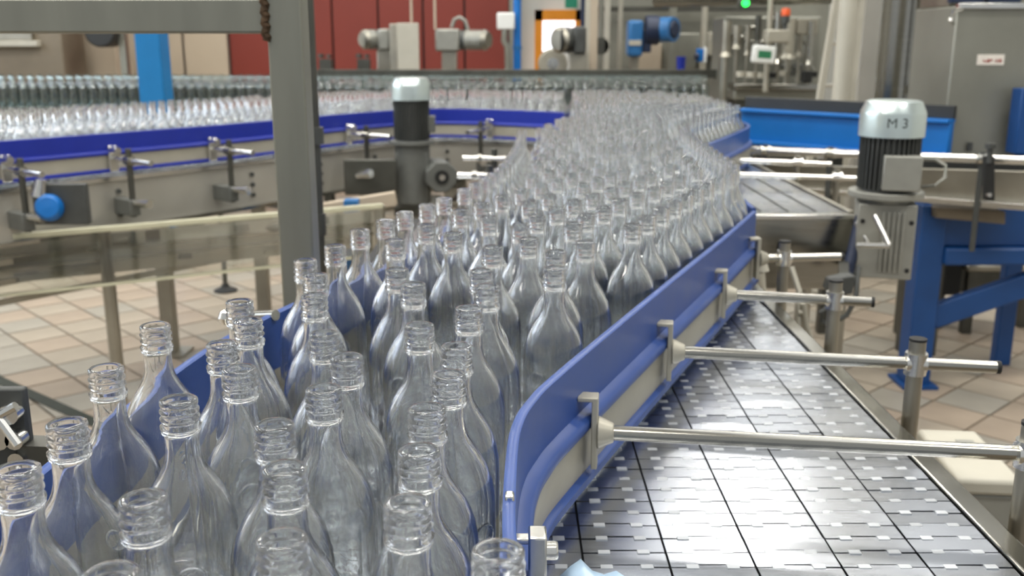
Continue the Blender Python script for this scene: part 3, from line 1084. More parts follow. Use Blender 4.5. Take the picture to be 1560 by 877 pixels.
for u, lb in zip((166, 308, 527, 750, 3), LR):
    i = near_idx(u)
    p = Vector(bp[i])
    dd = (Vector(bp[min(i + 1, len(bp) - 1)]) - Vector(bp[max(i - 1, 0)])).normalized()
    n = Vector((dd.y, -dd.x))
    t = thing('curve_rail_support', lb, 'bracket', (p.x + n.x * 0.2, p.y + n.y * 0.2, Z_BELT - 0.12))
    zr = Z_RAIL - 0.105
    a = p + n * 0.03
    b = p + n * 0.33
    MB().bar((a.x - n.x * 0.006, a.y - n.y * 0.006, zr), (a.x + n.x * 0.01, a.y + n.y * 0.01, zr), 0.04, 0.11).build('rail_clamp', 'steel_bright', t, 0.003)
    MB().cyl((a.x, a.y, zr + 0.035), (a.x + n.x * 0.05, a.y + n.y * 0.05, zr + 0.035), 0.022, 14, 0.016).build('clamp_knob', 'steel_bright', t)
    MB().cyl((a.x, a.y, zr), (b.x, b.y, zr), 0.0115, 14).build('rod', 'steel_bright', t)
    c = p + n * 0.16
    MB().cyl((c.x, c.y, Z_BELT - 0.16), (c.x, c.y, zr + 0.05), 0.013, 14).build('post', 'steel_dark', t)
    MB().cyl((c.x - n.x * 0.022, c.y - n.y * 0.022, zr), (c.x + n.x * 0.022, c.y + n.y * 0.022, zr), 0.02, 14).build('post_clamp', 'steel', t)
    e = p + n * 0.05
    MB().bar((e.x, e.y, Z_BELT - 0.12), (c.x + n.x * 0.015, c.y + n.y * 0.015, Z_BELT - 0.12), 0.05, 0.07).build('frame_bracket', 'motor_mid', t, 0.004)
    MB().cyl((c.x, c.y, Z_BELT - 0.10), (c.x + n.x * 0.06 + 0.04, c.y + n.y * 0.06, Z_BELT - 0.10), 0.016, 12, 0.02).build('lock_lever', 'steel_bright', t)

# blue knob on the side frame
c = W(76, 316, 3.78)
MB().lathe([(0.001, 0.05), (0.038, 0.046), (0.050, 0.03), (0.053, 0.0), (0.001, 0.0)], seg=24, mtx=Matrix.Rotation(math.radians(80), 4, 'X') @ Matrix.Rotation(math.radians(15), 4, 'Y'), o=c).build('adjusting_knob', 'blue_paint', lc)
t = bpy.context.scene.objects['adjusting_knob']
t['label'] = 'round bright blue knob'
MB().box(c.x - 0.07, c.x + 0.14, c.y + 0.01, c.y + 0.045, c.z - 0.07, c.z + 0.09).build('back_plate', 'motor_dark', t, 0.004)
MB().cyl((c.x - 0.035, c.y, c.z + 0.045), (c.x - 0.02, c.y, c.z + 0.11), 0.032, 16, 0.02).build('collar', 'steel_bright', t)

# clear guard panel in front of the left conveyor
t = thing('clear_guard', 'long see-through plastic guard with pale yellowish edges under the curved conveyor', 'guard', (-1.5, 4.0, 0.6))
gp = [(-2.6, 3.55), (-2.07, 3.86), (-1.05, 4.42), (-0.62, 4.66)]
MB().sweep(gp, [(0, ZC - 0.762), (0.006, ZC - 0.762), (0.006, ZC - 0.99), (0, ZC - 0.99)]).build('sheet', 'acrylic', t)
MB().sweep(gp, [(-0.012, ZC - 0.745), (0.016, ZC - 0.745), (0.016, ZC - 0.768), (-0.012, ZC - 0.768)]).build('top_edge', 'acrylic_edge', t, 0.003)
MB().sweep(gp, [(-0.006, ZC - 0.988), (0.010, ZC - 0.988), (0.010, ZC - 1.0), (-0.006, ZC - 1.0)]).build('bottom_edge', 'acrylic_edge', t)
for (x, y) in ((-1.72, 4.06), (-0.64, 4.67)):
    MB().cyl((x, y + 0.02, 0.01), (x, y + 0.02, ZC - 0.76), 0.028, 16).cyl((x, y + 0.02, 0), (x, y + 0.02, 0.03), 0.06, 18, 0.03).build('leg', 'steel_dull', t)
for (x, y) in ((-1.72, 4.06), (-1.12, 4.40)):
    MB().cyl((x - 0.05, y + 0.13, ZC - 0.84), (x + 0.05, y + 0.15, ZC - 0.84), 0.02, 10).build('standoff', 'steel_dark', t)

pan = offset_path(gp, -0.14)
pn = MB().sweep(pan, [(0, ZC - 0.80), (0.01, ZC - 0.80), (0.01, ZC - 0.975), (0, ZC - 0.975)]).build('return_pan', 'frame_panel', lc)
for q in range(26):
    f = 0.03 + q * 0.037
    seg_ = min(int(f * 3), 2)
    a_, b_ = Vector(pan[seg_]), Vector(pan[seg_ + 1])
    p_ = a_.lerp(b_, f * 3 - seg_)
    z_ = ZC - random.choice((0.825, 0.87, 0.93, 0.95))
    w_ = random.uniform(0.012, 0.05)
    MB().bar((p_.x + 0.012 - w_, p_.y - 0.014 - w_ * 0.55, z_), (p_.x + 0.012 + w_, p_.y - 0.014 + w_ * 0.55, z_), 0.016, random.uniform(0.02, 0.05)).build('roller_bracket', random.choice(('motor_dark', 'motor_mid', 'steel_dull', 'rubber')), pn)
for z_ in (0.855, 0.905):
    MB().sweep(pan, [(0.012, ZC - z_), (0.03, ZC - z_), (0.03, ZC - z_ - 0.012), (0.012, ZC - z_ - 0.012)]).build('slide_rail', 'steel', pn)

# small levelling foot beyond
x, y = P(344, 443, ZC)
t = thing('levelling_foot', 'slim black levelling foot standing alone on the pale tiles', 'foot', (x, y, 0))
MB().lathe([(0.001, 0.055), (0.02, 0.05), (0.03, 0.03), (0.075, 0.008), (0.075, 0.0), (0.001, 0.0)], (x, y, 0), 20).build('pad', 'rubber', t)
MB().cyl((x, y, 0.05), (x, y, 0.62), 0.016, 12).build('spindle', 'steel_dark', t)

# blue pipe piece and wooden beam under the hub motor
c = W(535, 335, 4.75)
t = tag(MB().box(c.x - 0.035, c.x + 0.035, 4.75, 4.82, 0.0, W(535, 305, 4.75).z).build('blue_stand', 'blue_motor', None, 0.004), 'narrow blue stand leg below the hub motor', 'stand')
t = thing('timber_beam', 'short tan beam end lying under the hub motor', 'beam', (W(570, 310, 4.9).x, 4.9, 0.6))
MB().bar(W(478, 322, 4.9), W(603, 302, 4.9), 0.06, 0.07).build('beam', 'wall_beige', t, 0.005)
MB().bar(W(478, 345, 4.95), W(565, 338, 4.95), 0.06, 0.08).build('lower_board', 'machine_brown', t, 0.005)
for uu in (500, 580):
    c = W(uu, 335, 4.97)
    MB().box(c.x - 0.02, c.x + 0.02, 4.95, 4.99, 0, W(uu, 318, 4.97).z).build('trestle', 'steel_dark', t)

for (u0, u1, v, yy, lb) in ((705, 779, 241, 3.36, 'upper bright rod holding the far end of the floor-side rail'), (697, 757, 267, 3.10, 'lower bright rod holding the far end of the floor-side rail')):
    t = thing('rail_end_rod', lb, 'rod', (W(u0 + 20, v, yy).x, yy, 0.5))
    rd = MB().cyl(W(u0, v, yy), W(u1, v + 1, yy), 0.010, 12).build('rod', 'steel_bright', t)
    q = W(u0 + 26, v, yy)
    MB().cyl((q.x - 0.008, q.y, q.z), (q.x + 0.008, q.y, q.z), 0.015, 12).build('collar', 'steel', rd)
    q = W(u0 + 48, v, yy)
    MB().cyl((q.x, yy + 0.01, Z_BELT - 0.12), (q.x, yy + 0.01, q.z + 0.03), 0.011, 12).build('post', 'steel_dark', t)
# ================================================================== GREY POST WITH CROSS BEAM
YP = 1.66
xm0, xm1 = W(407, 60, YP).x, W(461, 60, YP).x
t = thing('square_post', 'grey square tube post welded to a horizontal beam beside the bottle stream', 'post', ((xm0 + xm1) / 2, YP + 0.03, 0))
MB().box(xm0, xm1, YP, YP + 0.06, 0.0, 2.6).build('upright', 'tube_grey', t, 0.004)
zt, zb = W(300, -3, YP).z, W(300, 51, YP).z
MB().box(-3.2, xm0 - 0.001, YP + 0.002, YP + 0.058, zb, zt).build('cross_beam', 'tube_grey', t, 0.004)
wl = [(xm0 - 0.001 + 0.002 * math.sin(k * 2.1), YP - 0.001, zb - 0.012 + (zt - zb + 0.024) * k / 14) for k in range(15)]
MB().tube(wl, 0.007, 8).build('weld_bead', 'weld_rust', t)
MB().box(xm0 - 0.05, xm1 + 0.05, YP - 0.05, YP + 0.11, 0, 0.012).build('foot_plate', 'tube_grey', t)

YR = 2.7
c = W(476, 150, YR)
t = thing('round_pole', 'slim dark round pole with a collar just behind the grey square post', 'pole', (c.x, YR, 0))
MB().cyl((c.x, YR, 0), (c.x, YR, 2.7), 0.0155, 18).build('pole', 'steel_dark', t)
zc = W(480, 205, YR).z
MB().cyl((c.x, YR, zc - 0.025), (c.x, YR, zc + 0.02), 0.026, 18).build('collar', 'motor_dark', t)
MB().cyl((c.x - 0.025, YR + 0.01, W(470, 322, YR).z), (c.x - 0.025, YR + 0.01, W(470, 120, YR).z), 0.005, 8).build('bright_rod', 'steel_bright', t)
zc = W(480, 325, YR).z
MB().cyl((c.x, YR, zc - 0.06), (c.x, YR, zc), 0.021, 18).build('lower_sleeve', 'steel_dark', t)
MB().cyl((c.x, YR, 0), (c.x, YR, 0.02), 0.06, 18).build('foot', 'steel_dark', t)

# rod and end of the left rail, dark clamp plate at the near left edge
t = thing('side_rod', 'short steel rod with a round end reaching the left blue rail', 'rod', (-0.42, 1.36, Z_ROD))
a, b = W(345, 483, 1.42), W(420, 480, 1.36)
MB().cyl(a, b, 0.008, 14).build('rod', 'steel', t)
MB().lathe([(0.001, 0.013), (0.009, 0.009), (0.013, 0), (0.009, -0.009), (0.001, -0.013)], a, 16).build('ball_end', 'steel_bright', t)
c = W(12, 648, 1.0)
t = thing('clamp_plate', 'dark rail clamp plate with bright bolts at the outer side of the left rail', 'bracket', (c.x, 1.0, c.z - 0.08))
MB().box(W(-40, 640, 1.0).x, W(41, 640, 1.0).x, 1.0, 1.012, W(0, 712, 1.0).z, W(0, 592, 1.0).z).build('plate', 'motor_dark', t, 0.003)
MB().bar(W(41, 690, 1.005), (-0.418, 0.99, W(41, 690, 1.0).z), 0.03, 0.03).build('arm', 'steel_dark', t)
for (uu, vv, r) in ((22, 625, 0.011), (31, 664, 0.010), (34, 694, 0.009), (5, 660, 0.014)):
    p = W(uu, vv, 1.0)
    MB().cyl((p.x, 1.0, p.z), (p.x, 0.985, p.z), r, 12).build('bolt', 'steel_bright', t)
MB().cyl(W(-4, 634, 0.985), W(28, 677, 0.98), 0.005, 8).build('lever', 'steel_bright', t)
MB().cyl(W(-4, 634, 0.985), W(24, 618, 0.985), 0.005, 8).build('lever', 'steel_bright', t)

# floor drain
x0, y0 = P(-60, 553, ZC)
x1, y1 = P(150, 647, ZC)
t = thing('floor_drain', 'dark narrow drain channel let into the pale floor tiles', 'drain', ((x0 + x1) / 2, (y0 + y1) / 2, 0))
MB().bar((x0, y0, 0.0025), (x1, y1, 0.0025), 0.06, 0.004).build('grate', 'drain_dark', t)

# ================================================================== BOX AT THE RIGHT
t = thing('terminal_housing', 'pale grey metal terminal housing with a lid below the longest rod', 'box', (0.85, 1.62, 0.6))
M = Matrix.Translation((0.823, 1.655, 0.86)) @ Matrix.Rotation(math.radians(-5.5), 4, 'Z')
MB().box(-0.050, 0.050, -0.105, 0.105, -0.19, -0.03, 0, M).build('body', 'cast_grey', t, 0.006)
MB().box(-0.055, 0.055, -0.115, 0.115, -0.03, 0.0, 0, M).build('lid', 'beige_box', t, 0.008)
MB().box(-0.002, 0.03, 0.02, 0.06, 0.0, 0.0015, 0, M).build('rating_mark', 'cast_grey', t)
MB().box(0.592, 0.79, 1.56, 1.62, 0.74, 0.78).build('arm', 'steel_dull', t, 0.003)
# bent white tubes next to the third post
t = thing('bent_tubes', 'pair of pale bent tubes joined by short rungs behind the third rail support', 'tube', (0.66, 2.05, 0.7))
p1 = [W(1206, 407, 2.15), W(1218, 445, 2.12), W(1216, 500, 2.1), W(1222, 560, 2.1)]
p2 = [W(1224, 462, 2.1), W(1228, 495, 2.1), W(1240, 530, 2.1), W(1246, 565, 2.1)]
MB().tube(p1, 0.0065, 10).build('tube', 'rail_backing', t)
MB().tube(p2, 0.0065, 10).build('tube', 'rail_backing', t)
MB().cyl(W(1216, 476, 2.1), W(1226, 475, 2.1), 0.005, 8).cyl(W(1219, 504, 2.1), W(1232, 505, 2.1), 0.005, 8).build('rung', 'rail_backing', t)
MB().bar(W(1222, 560, 2.1), (0.585, 2.1, W(1222, 560, 2.1).z), 0.02, 0.02).build('holder', 'steel_dull', t)
# dark drive chain guard hanging behind third post
t = thing('chain_tensioner', 'dark hanging tensioner behind the third rail support', 'tensioner', (W(1265, 440, 2.9).x, 2.9, 0.6))
MB().prism([(W(a, b, 2.9).x, W(a, b, 2.9).z) for a, b in ((1256, 440), (1262, 424), (1290, 418), (1301, 418), (1296, 445), (1280, 448))], -2.93, -2.88, 0, Matrix.Rotation(math.radians(90), 4, 'X')).build('plate', 'motor_dark', t, 0.004)
MB().tube([W(1262, 468, 2.9), W(1250, 476, 2.9), W(1252, 490, 2.9), W(1264, 494, 2.9), W(1290, 480, 2.9), W(1304, 455, 2.9), W(1307, 405, 2.95)], 0.008, 8).build('hose', 'motor_dark', t)
MB().bar(W(1285, 430, 2.92), W(1285, 395, 3.3), 0.03, 0.04).build('hanger', 'steel_dark', t)
MB().box(W(1268, 500, 2.9).x, W(1286, 500, 2.9).x, 2.9, 2.94, 0.0, W(1275, 445, 2.9).z).build('leg', 'steel_dull', t)

# dark funnel bracket by the rail end
t = tag(MB().cyl(W(1160, 412, 2.5), W(1160, 400, 2.5), 0.02, 14, 0.014).cyl(W(1152, 416, 2.5), W(1163, 452, 2.5), 0.024, 12, 0.008).bar(W(1160, 405, 2.5), (0.58, 2.5, W(1160, 405, 2.5).z), 0.02, 0.02).build('drip_funnel', 'beige_box'), 'small pale drip funnel below the end of the diagonal rail', 'funnel')

# pale blue plastic film scrap on the chains
mb = MB()
x, y = P(905, 868, 0.555)
vs = []
for i in range(7):
    for j in range(5):
        vs.append((x - 0.035 + i * 0.012 + 0.004 * math.sin(j), y - 0.06 + j * 0.017 * (1 - abs(i - 2) * 0.12), Z_BELT + 0.004 + 0.012 * math.sin(i * 0.9) ** 2 + 0.004 * math.cos(j * 1.7)))
mb.add(vs, [(i * 5 + j, (i + 1) * 5 + j, (i + 1) * 5 + j + 1, i * 5 + j + 1) for i in range(6) for j in range(4)])
o = mb.build('plastic_film', 'blue_film', None, 0, 80)
md = o.modifiers.new('thick', 'SOLIDIFY')
md.thickness = 0.0015
tag(o, 'crumpled pale blue plastic film lying on the steel slats', 'film')

# ================================================================== RIGHT MACHINES
# blue panel with black band
t = thing('blue_machine_guard', 'bright blue machine panel with a black band along its top', 'panel', (1.9, 5.2, 0))
A, B = W(1128, 190, 5.6), W(1446, 205, 4.76)
ga, gb = (A.x, 5.6), (B.x, 4.76)


def zat(u, v, y):
    return W(u, v, y).z


mb = MB()
dx, dy = (gb[0] - ga[0]), (gb[1] - ga[1])
nL = math.hypot(dx, dy)


def slab(mb, za0, za1, zb0, zb1, th0, th1):
    nx, ny = -dy / nL, dx / nL
    vs = []
    for (p, z0, z1) in ((ga, za0, za1), (gb, zb0, zb1)):
        for z in (z0, z1):
            for q in (th0, th1):
                vs.append((p[0] + nx * q, p[1] + ny * q, z))
    return mb.add(vs, [(0, 1, 3, 2), (4, 6, 7, 5), (0, 4, 5, 1), (2, 3, 7, 6), (0, 2, 6, 4), (1, 5, 7, 3)])


zt_, zb_ = zat(1140, 168, 5.6), zat(1140, 214, 5.6)
slab(MB(), zb_, zt_, zb_, zt_, 0, 0.05).build('panel', 'blue_paint', t, 0.006)
slab(MB(), zt_ - 0.005, zt_ + 0.012, zt_ - 0.005, zt_ + 0.012, -0.03, 0.06).build('top_edge', 'blue_paint', t, 0.003)
slab(MB(), zb_ - 0.012, zb_ + 0.008, zb_ - 0.012, zb_ + 0.008, -0.03, 0.06).build('bottom_edge', 'blue_paint', t, 0.003)
slab(MB(), zt_ + 0.012, zt_ + 0.075, zt_ + 0.012, zt_ + 0.075, 0.03, 0.06).build('black_band', 'black_paint', t, 0.003)
for f in (0.1, 0.5, 0.9):
    px, py = ga[0] + dx * f + 0.05, ga[1] + dy * f + 0.1
    MB().box(px - 0.03, px + 0.03, py, py + 0.06, 0, zb_).build('leg', 'steel_dark', t)

# long tube in front of it
t = thing('guide_tube', 'long bright steel guide tube passing behind the M 3 motor', 'tube', (1.9, 4.6, 1.0))
a, b = W(1142, 229, 4.75), W(1600, 246, 4.05)
MB().cyl(a, b, 0.0185, 16).build('tube', 'steel_bright', t)
for f in (0.06, 0.3, 0.52, 0.8):
    p = a.lerp(b, f)
    MB().cyl((p.x, p.y, 0.70), (p.x, p.y, p.z + 0.03), 0.012, 10).build('stay', 'motor_dark', t)
    MB().cyl((p.x - 0.025, p.y, p.z), (p.x + 0.025, p.y, p.z), 0.024, 14).build('clamp', 'steel', t)

# third conveyor with blue stand
t = thing('side_conveyor', 'stainless side conveyor on a blue painted steel stand', 'conveyor', (2.0, 4.5, 0))
YA, YB = 4.45, 4.05
A, B = W(1120, 285, 4.75), W(1620, 290, 4.0)


def wall_between(mb, ua, va0, va1, ub, vb0, vb1, ya, yb, th, mi=0):
    pa0, pa1 = W(ua, va1, ya), W(ua, va0, ya)
    pb0, pb1 = W(ub, vb1, yb), W(ub, vb0, yb)
    vs = [pa0, pa1, pb0, pb1, pa0 + Vector((0, th, 0)), pa1 + Vector((0, th, 0)), pb0 + Vector((0, th, 0)), pb1 + Vector((0, th, 0))]
    return mb.add(vs, [(0, 2, 3, 1), (4, 5, 7, 6), (0, 1, 5, 4), (2, 6, 7, 3), (1, 3, 7, 5), (0, 4, 6, 2)], mi)


wall_between(MB(), 1150, 250, 283, 1600, 262, 318, 4.75, 4.1, 0.03).build('side_frame', 'steel_dull', t, 0.003)
wall_between(MB(), 1180, 283, 290, 1600, 314, 324, 4.68, 4.06, 0.06).build('frame_lip', 'steel_bright', t, 0.002)
wall_between(MB(), 1404, 245, 255, 1600, 252, 262, 4.42, 4.14, 0.25).build('dark_bed', 'black_paint', t)
wall_between(MB(), 1426, 316, 332, 1532, 322, 342, 4.35, 4.2, 0.18).build('underbox', 'machine_brown', t, 0.004)
wall_between(MB(), 1428, 266, 284, 1474, 266, 286, 4.34, 4.27, 0.004).build('sticker', 'sticker', t)
mb = MB()
for (ua, ub, va, vb) in ((1441, 1443, 274, 279), (1445, 1449, 274, 276), (1451, 1454, 276, 282), (1463, 1470, 272, 276)):
    wall_between(mb, ua, va, vb, ub, va, vb, 4.315, 4.31, 0.003)
mb.build('sticker_marks', 'ink_black', t)
for uu in (1507,):
    wall_between(MB(), uu - 6, 238, 305, uu + 9, 238, 306, 4.06, 4.05, 0.03).build('strap', 'rubber', t, 0.004)
    p = W(uu + 1, 297, 4.04)
    MB().cyl((p.x, 4.04, p.z), (p.x, 4.06, p.z), 0.009, 10).build('strap_bolt', 'steel_bright', t)
    p = W(uu + 2, 226, 4.06)
    MB().cyl((p.x, 4.06, p.z - 0.06), (p.x, 4.06, p.z), 0.012, 10).cyl((p.x, 4.06, p.z), (p.x, 4.06, p.z + 0.02), 0.022, 10).build('strap_screw', 'motor_dark', t)
# blue stand
zt_ = W(1425, 312, 4.42).z
pa, pb = W(1423, 312, 4.42), P(1398, 590, ZC)
xl = pa.x
MB().box(xl - 0.055, xl + 0.06, 4.40, 4.52, 0.0, zt_).build('stand_leg', 'blue_frame', t, 0.006)
MB().box(xl - 0.08, xl + 0.085, 4.36, 4.56, 0.0, 0.015).build('foot_plate', 'blue_frame', t)
MB().box(xl + 0.06, xl + 1.6, 4.42, 4.52, W(1500, 375, 4.42).z, W(1500, 316, 4.42).z).build('stand_apron', 'blue_frame', t, 0.006)
MB().box(xl + 0.06, xl + 1.6, 4.38, 4.54, W(1500, 405, 4.38).z, W(1500, 378, 4.38).z).build('stand_beam', 'blue_frame', t, 0.012)
MB().bar(W(1418, 482, 4.45), W(1600, 420, 4.45), 0.06, 0.11).build('brace', 'blue_frame', t, 0.006)
MB().box(xl + 1.45, xl + 1.56, 4.40, 4.52, 0, zt_ - 0.1).build('stand_leg', 'blue_frame', t, 0.006)
t2 = thing('dark_gear_unit', 'dark drive unit standing on the floor behind the blue stand', 'gear unit', (W(1480, 425, 5.3).x, 5.3, 0))
pbox(MB(), 1440, 1560, 400, 446, 5.3, 0.3).build('body', 'steel_dark', t2, 0.02)
pbox(MB(), 1438, 1466, 398, 450, 5.25, 0.05).build('foot', 'rubber', t2, 0.01)
pbox(MB(), 1475, 1545, 404, 414, 5.2, 0.1).build('cover', 'steel_dull', t2, 0.01)
p = W(1500, 440, 5.4)
for q in (-0.25, 0.25):
    MB().box(p.x + q - 0.03, p.x + q + 0.03, 5.4, 5.5, 0, p.z).build('leg', 'steel_dark', t2)

# stainless cabinet with a sticker
t = thing('control_cabinet', 'stainless switch cabinet with a small white sticker in faded red print', 'cabinet', (W(1510, 120, 4.9).x, 4.9, 0))
x0, x1 = W(1446, 130, 4.85).x, W(1600, 130, 4.85).x
MB().box(x0, x1, 4.85, 5.35, 0.75, W(1500, 9, 4.85).z).build('body', 'machine_grey', t, 0.008)
for (px, py) in ((x0 + 0.06, 4.9), (x0 + 0.06, 5.3), (x1 - 0.06, 4.9), (x1 - 0.06, 5.3)):
    MB().box(px - 0.025, px + 0.025, py - 0.025, py + 0.025, 0.0, 0.75).build('leg', 'steel_dark', t)
z0 = W(1500, 9, 4.85).z
MB().box(x0, x1, 4.83, 4.87, z0 - 0.012, z0 + 0.012).build('top_lip', 'steel_bright', t, 0.002)
for uu in (1475, 1532):
    pbox(MB(), uu - 25, uu + 25, -12, 4, 4.9, 0.05).build('upper_window', 'navy', t, 0.003)
MB().box(x0, x1, 4.95, 5.3, z0, z0 + 0.35).build('upper_box', 'steel_dull', t, 0.006)
pbox(MB(), 1489, 1530, 83, 99, 4.846, 0.004).build('sticker', 'sticker', t)
mb = MB()
for (a, b, c_, d_) in ((1498, 1500, 91, 94), (1501, 1503, 92, 95), (1504, 1508, 90, 95), (1509, 1512, 90, 93), (1516, 1518, 91, 94), (1519, 1520, 90, 95), (1521, 1522, 90, 95), (1523, 1526, 90, 95)):
    pbox(mb, a, b, c_, d_, 4.8445, 0.002)
mb.build('sticker_print', 'ink_red', t)
mb = MB().tube([W(1465, 14, 4.83), W(1452, 18, 4.8), W(1448, 30, 4.8), W(1452, 36, 4.83)], 0.01, 8)
mb.build('hinge_hook', 'steel_bright', t)
for uu in (1478, 1545):
    p = W(uu, 220, 4.83)
    MB().cyl((p.x, 4.83, p.z - 0.03), (p.x, 4.83, p.z + 0.01), 0.012, 10).build('foot_screw', 'motor_dark', t)
tag(pbox(MB(), 1552, 1600, 135, 235, 4.7, 0.1).box(W(1552, 235, 4.7).x + 0.02, W(1552, 235, 4.7).x + 0.1, 4.72, 4.78, 0, W(1552, 235, 4.7).z).build('blue_side_post', 'blue_frame', None, 0.006), 'blue painted post at the side of the stainless cabinet', 'post')

# tall tank, pipes, ladder
c = W(1388, 80, 6.6)
t = thing('tall_tank', 'tall cylindrical stainless tank behind the blue machine panel', 'tank', (c.x, 6.9, 0))
MB().cyl((c.x, 6.9, 0), (c.x, 6.9, 4.6), 0.27, 48).build('shell', 'steel', t)
MB().box(c.x - 0.30, c.x - 0.08, 6.7, 6.85, 0, 4.5).build('side_duct', 'frame_panel', t, 0.02)
for (uu, r, k) in ((1432, 0.035, 'beige_box'), (1410, 0.015, 'steel_dark')):
    q = W(uu, 80, 6.45)
    MB().cyl((q.x, 6.5, 0), (q.x, 6.5, 4.4), r, 16).build('pipe', k, t)
    z = W(uu, 140, 6.45).z
    MB().cyl((q.x, 6.5, z - 0.03), (q.x, 6.5, z + 0.03), r * 1.7, 16).build('pipe_flange', 'steel_bright', t)
q = W(1308, 80, 6.9)
MB().box(q.x - 0.05, q.x + 0.08, 6.9, 7.0, 0, 4.5).build('back_duct', 'machine_brown', t, 0.01)

c = W(1287, 80, 6.2)
t = thing('white_pillar', 'broad pale round pillar standing beside the ladder', 'pillar', (c.x, 6.2, 0))
MB().cyl((c.x, 6.2, 0), (c.x, 6.2, 4.5), 0.056, 24).build('pillar', 'beige_box', t)
MB().cyl((c.x, 6.2, 0), (c.x, 6.2, 0.03), 0.11, 24).build('base_plate', 'beige_box', t)
t = thing('ladder', 'leaning pale metal ladder between the filler and the white pillar', 'ladder', (W(1255, 150, 6.3).x, 6.3, 0))
la, lb = W(1274, 0, 6.5), W(1247, 160, 6.47)
ra, rb = W(1312, 0, 6.55), W(1296, 160, 6.52)


def extend(p, q, z):
    f = (z - p.z) / (q.z - p.z)
    return p + (q - p) * f


MB().bar(extend(la, lb, 0.0), extend(la, lb, 3.0), 0.035, 0.05).build('stile', 'beige_box', t)
MB().bar(extend(ra, rb, 0.0), extend(ra, rb, 3.0), 0.035, 0.05).build('stile', 'beige_box', t)
for k in range(10):
    z = 0.25 + k * 0.265
    MB().cyl(extend(la, lb, z), extend(ra, rb, z), 0.014, 10).build('rung', 'steel_bright', t)

# ================================================================== FAR LINE AND BACKGROUND MACHINES
t = thing('far_conveyor', 'straight far conveyor with a dark steel guard rail behind its bottles', 'conveyor', (-1.6, 9.0, 0))
MB().box(-5.4, 1.78, 8.68, 9.16, Z_BELT - 0.03, Z_BELT - 0.002).build('slat_bed', 'steel_dark', t)
MB().box(-5.4, 1.78, 8.62, 8.66, Z_BELT - 0.25, Z_BELT + 0.02).build('side_frame', 'steel_dark', t, 0.004)
zz1, zz0 = W(700, 106, 9.5).z, W(700, 119, 9.5).z
MB().box(W(478, 110, 9.5).x, W(1098, 110, 9.5).x, 9.5, 9.56, zz0, zz1).build('dark_guard', 'steel_dark', t, 0.004)
for x in (-5.0, -3.4, -1.8, -0.2, 1.4):
    MB().box(x - 0.03, x + 0.03, 8.75, 8.81, 0, Z_BELT - 0.03).build('leg', 'steel_dull', t)
    MB().box(x - 0.03, x + 0.03, 9.5, 9.56, 0, zz0 + 0.01).build('guard_post', 'steel_dark', t)
    MB().bar((x, 8.78, 0.5), (x, 9.53, 0.5), 0.04, 0.04).build('tie', 'steel_dark', t)
t = thing('pale_rail', 'pale horizontal rail in front of the rinser frame', 'rail', (W(1060, 113, 9.9).x, 9.9, 0))
pbox(MB(), 1000, 1132, 110, 117, 9.9, 0.05).build('bar', 'machine_grey', t, 0.003)
for uu in (1010, 1125):
    p = W(uu, 113, 9.92)
    MB().cyl((p.x, 9.92, 0), (p.x, 9.92, p.z), 0.025, 10).build('leg', 'steel_dull', t)

# blue column
c0, c1 = W(208, 100, 7.0).x, W(246, 100, 7.0).x
t = thing('blue_column', 'bright blue square column rising behind the left bottles', 'column', ((c0 + c1) / 2, 7.1, 0))
MB().box(c0, c1, 7.0, 7.20, 0, 4.5).build('shaft', 'blue_column', t, 0.008)
MB().box(c0 - 0.06, c1 + 0.06, 6.94, 7.26, 0, 0.02).build('base_plate', 'blue_paint', t)

# brown grey machine, beige cabinet, drum, post at the far left
t = thing('brown_machine', 'brownish grey machine housing with a white ledge at the far left', 'machine', (W(20, 80, 11).x, 11, 0))
MB().box(W(-120, 80, 11).x, W(96, 80, 11).x, 11.0, 11.6, 0, 3.2).build('housing', 'machine_brown', t, 0.02)
pbox(MB(), -100, 56, 62, 71, 10.9, 0.12).build('ledge', 'beige_box', t, 0.008)
pbox(MB(), -60, 48, 40, 62, 10.94, 0.08).build('upper_cover', 'steel_dull', t, 0.01)
t = thing('beige_cabinet', 'pale beige cabinet next to the brownish machine', 'cabinet', (W(135, 80, 11.8).x, 11.8, 0))
MB().box(W(98, 80, 11.8).x, W(176, 80, 11.8).x, 11.8, 12.3, 0, 3.2).build('body', 'wall_beige', t, 0.01)
MB().box(W(98, 80, 11.8).x, W(102, 80, 11.8).x, 11.77, 11.81, 0.3, 3.1).build('edge_strip', 'white_plastic', t)
c = W(156, 48, 11.2)
t = thing('black_drum', 'black rounded drum hung on a grey post near the beige cabinet', 'drum', (c.x, 11.3, c.z))
MB().cyl((c.x, 11.1, c.z), (c.x, 11.45, c.z), 0.17, 28).build('drum', 'black_paint', t, 0.02)
MB().box(W(176, 48, 11.2).x, W(186, 48, 11.2).x, 11.25, 11.35, 0, 3.0).build('post', 'tube_grey', t)
MB().bar((c.x, 11.3, c.z), (W(181, 48, 11.2).x, 11.3, c.z), 0.05, 0.05).build('arm', 'tube_grey', t)


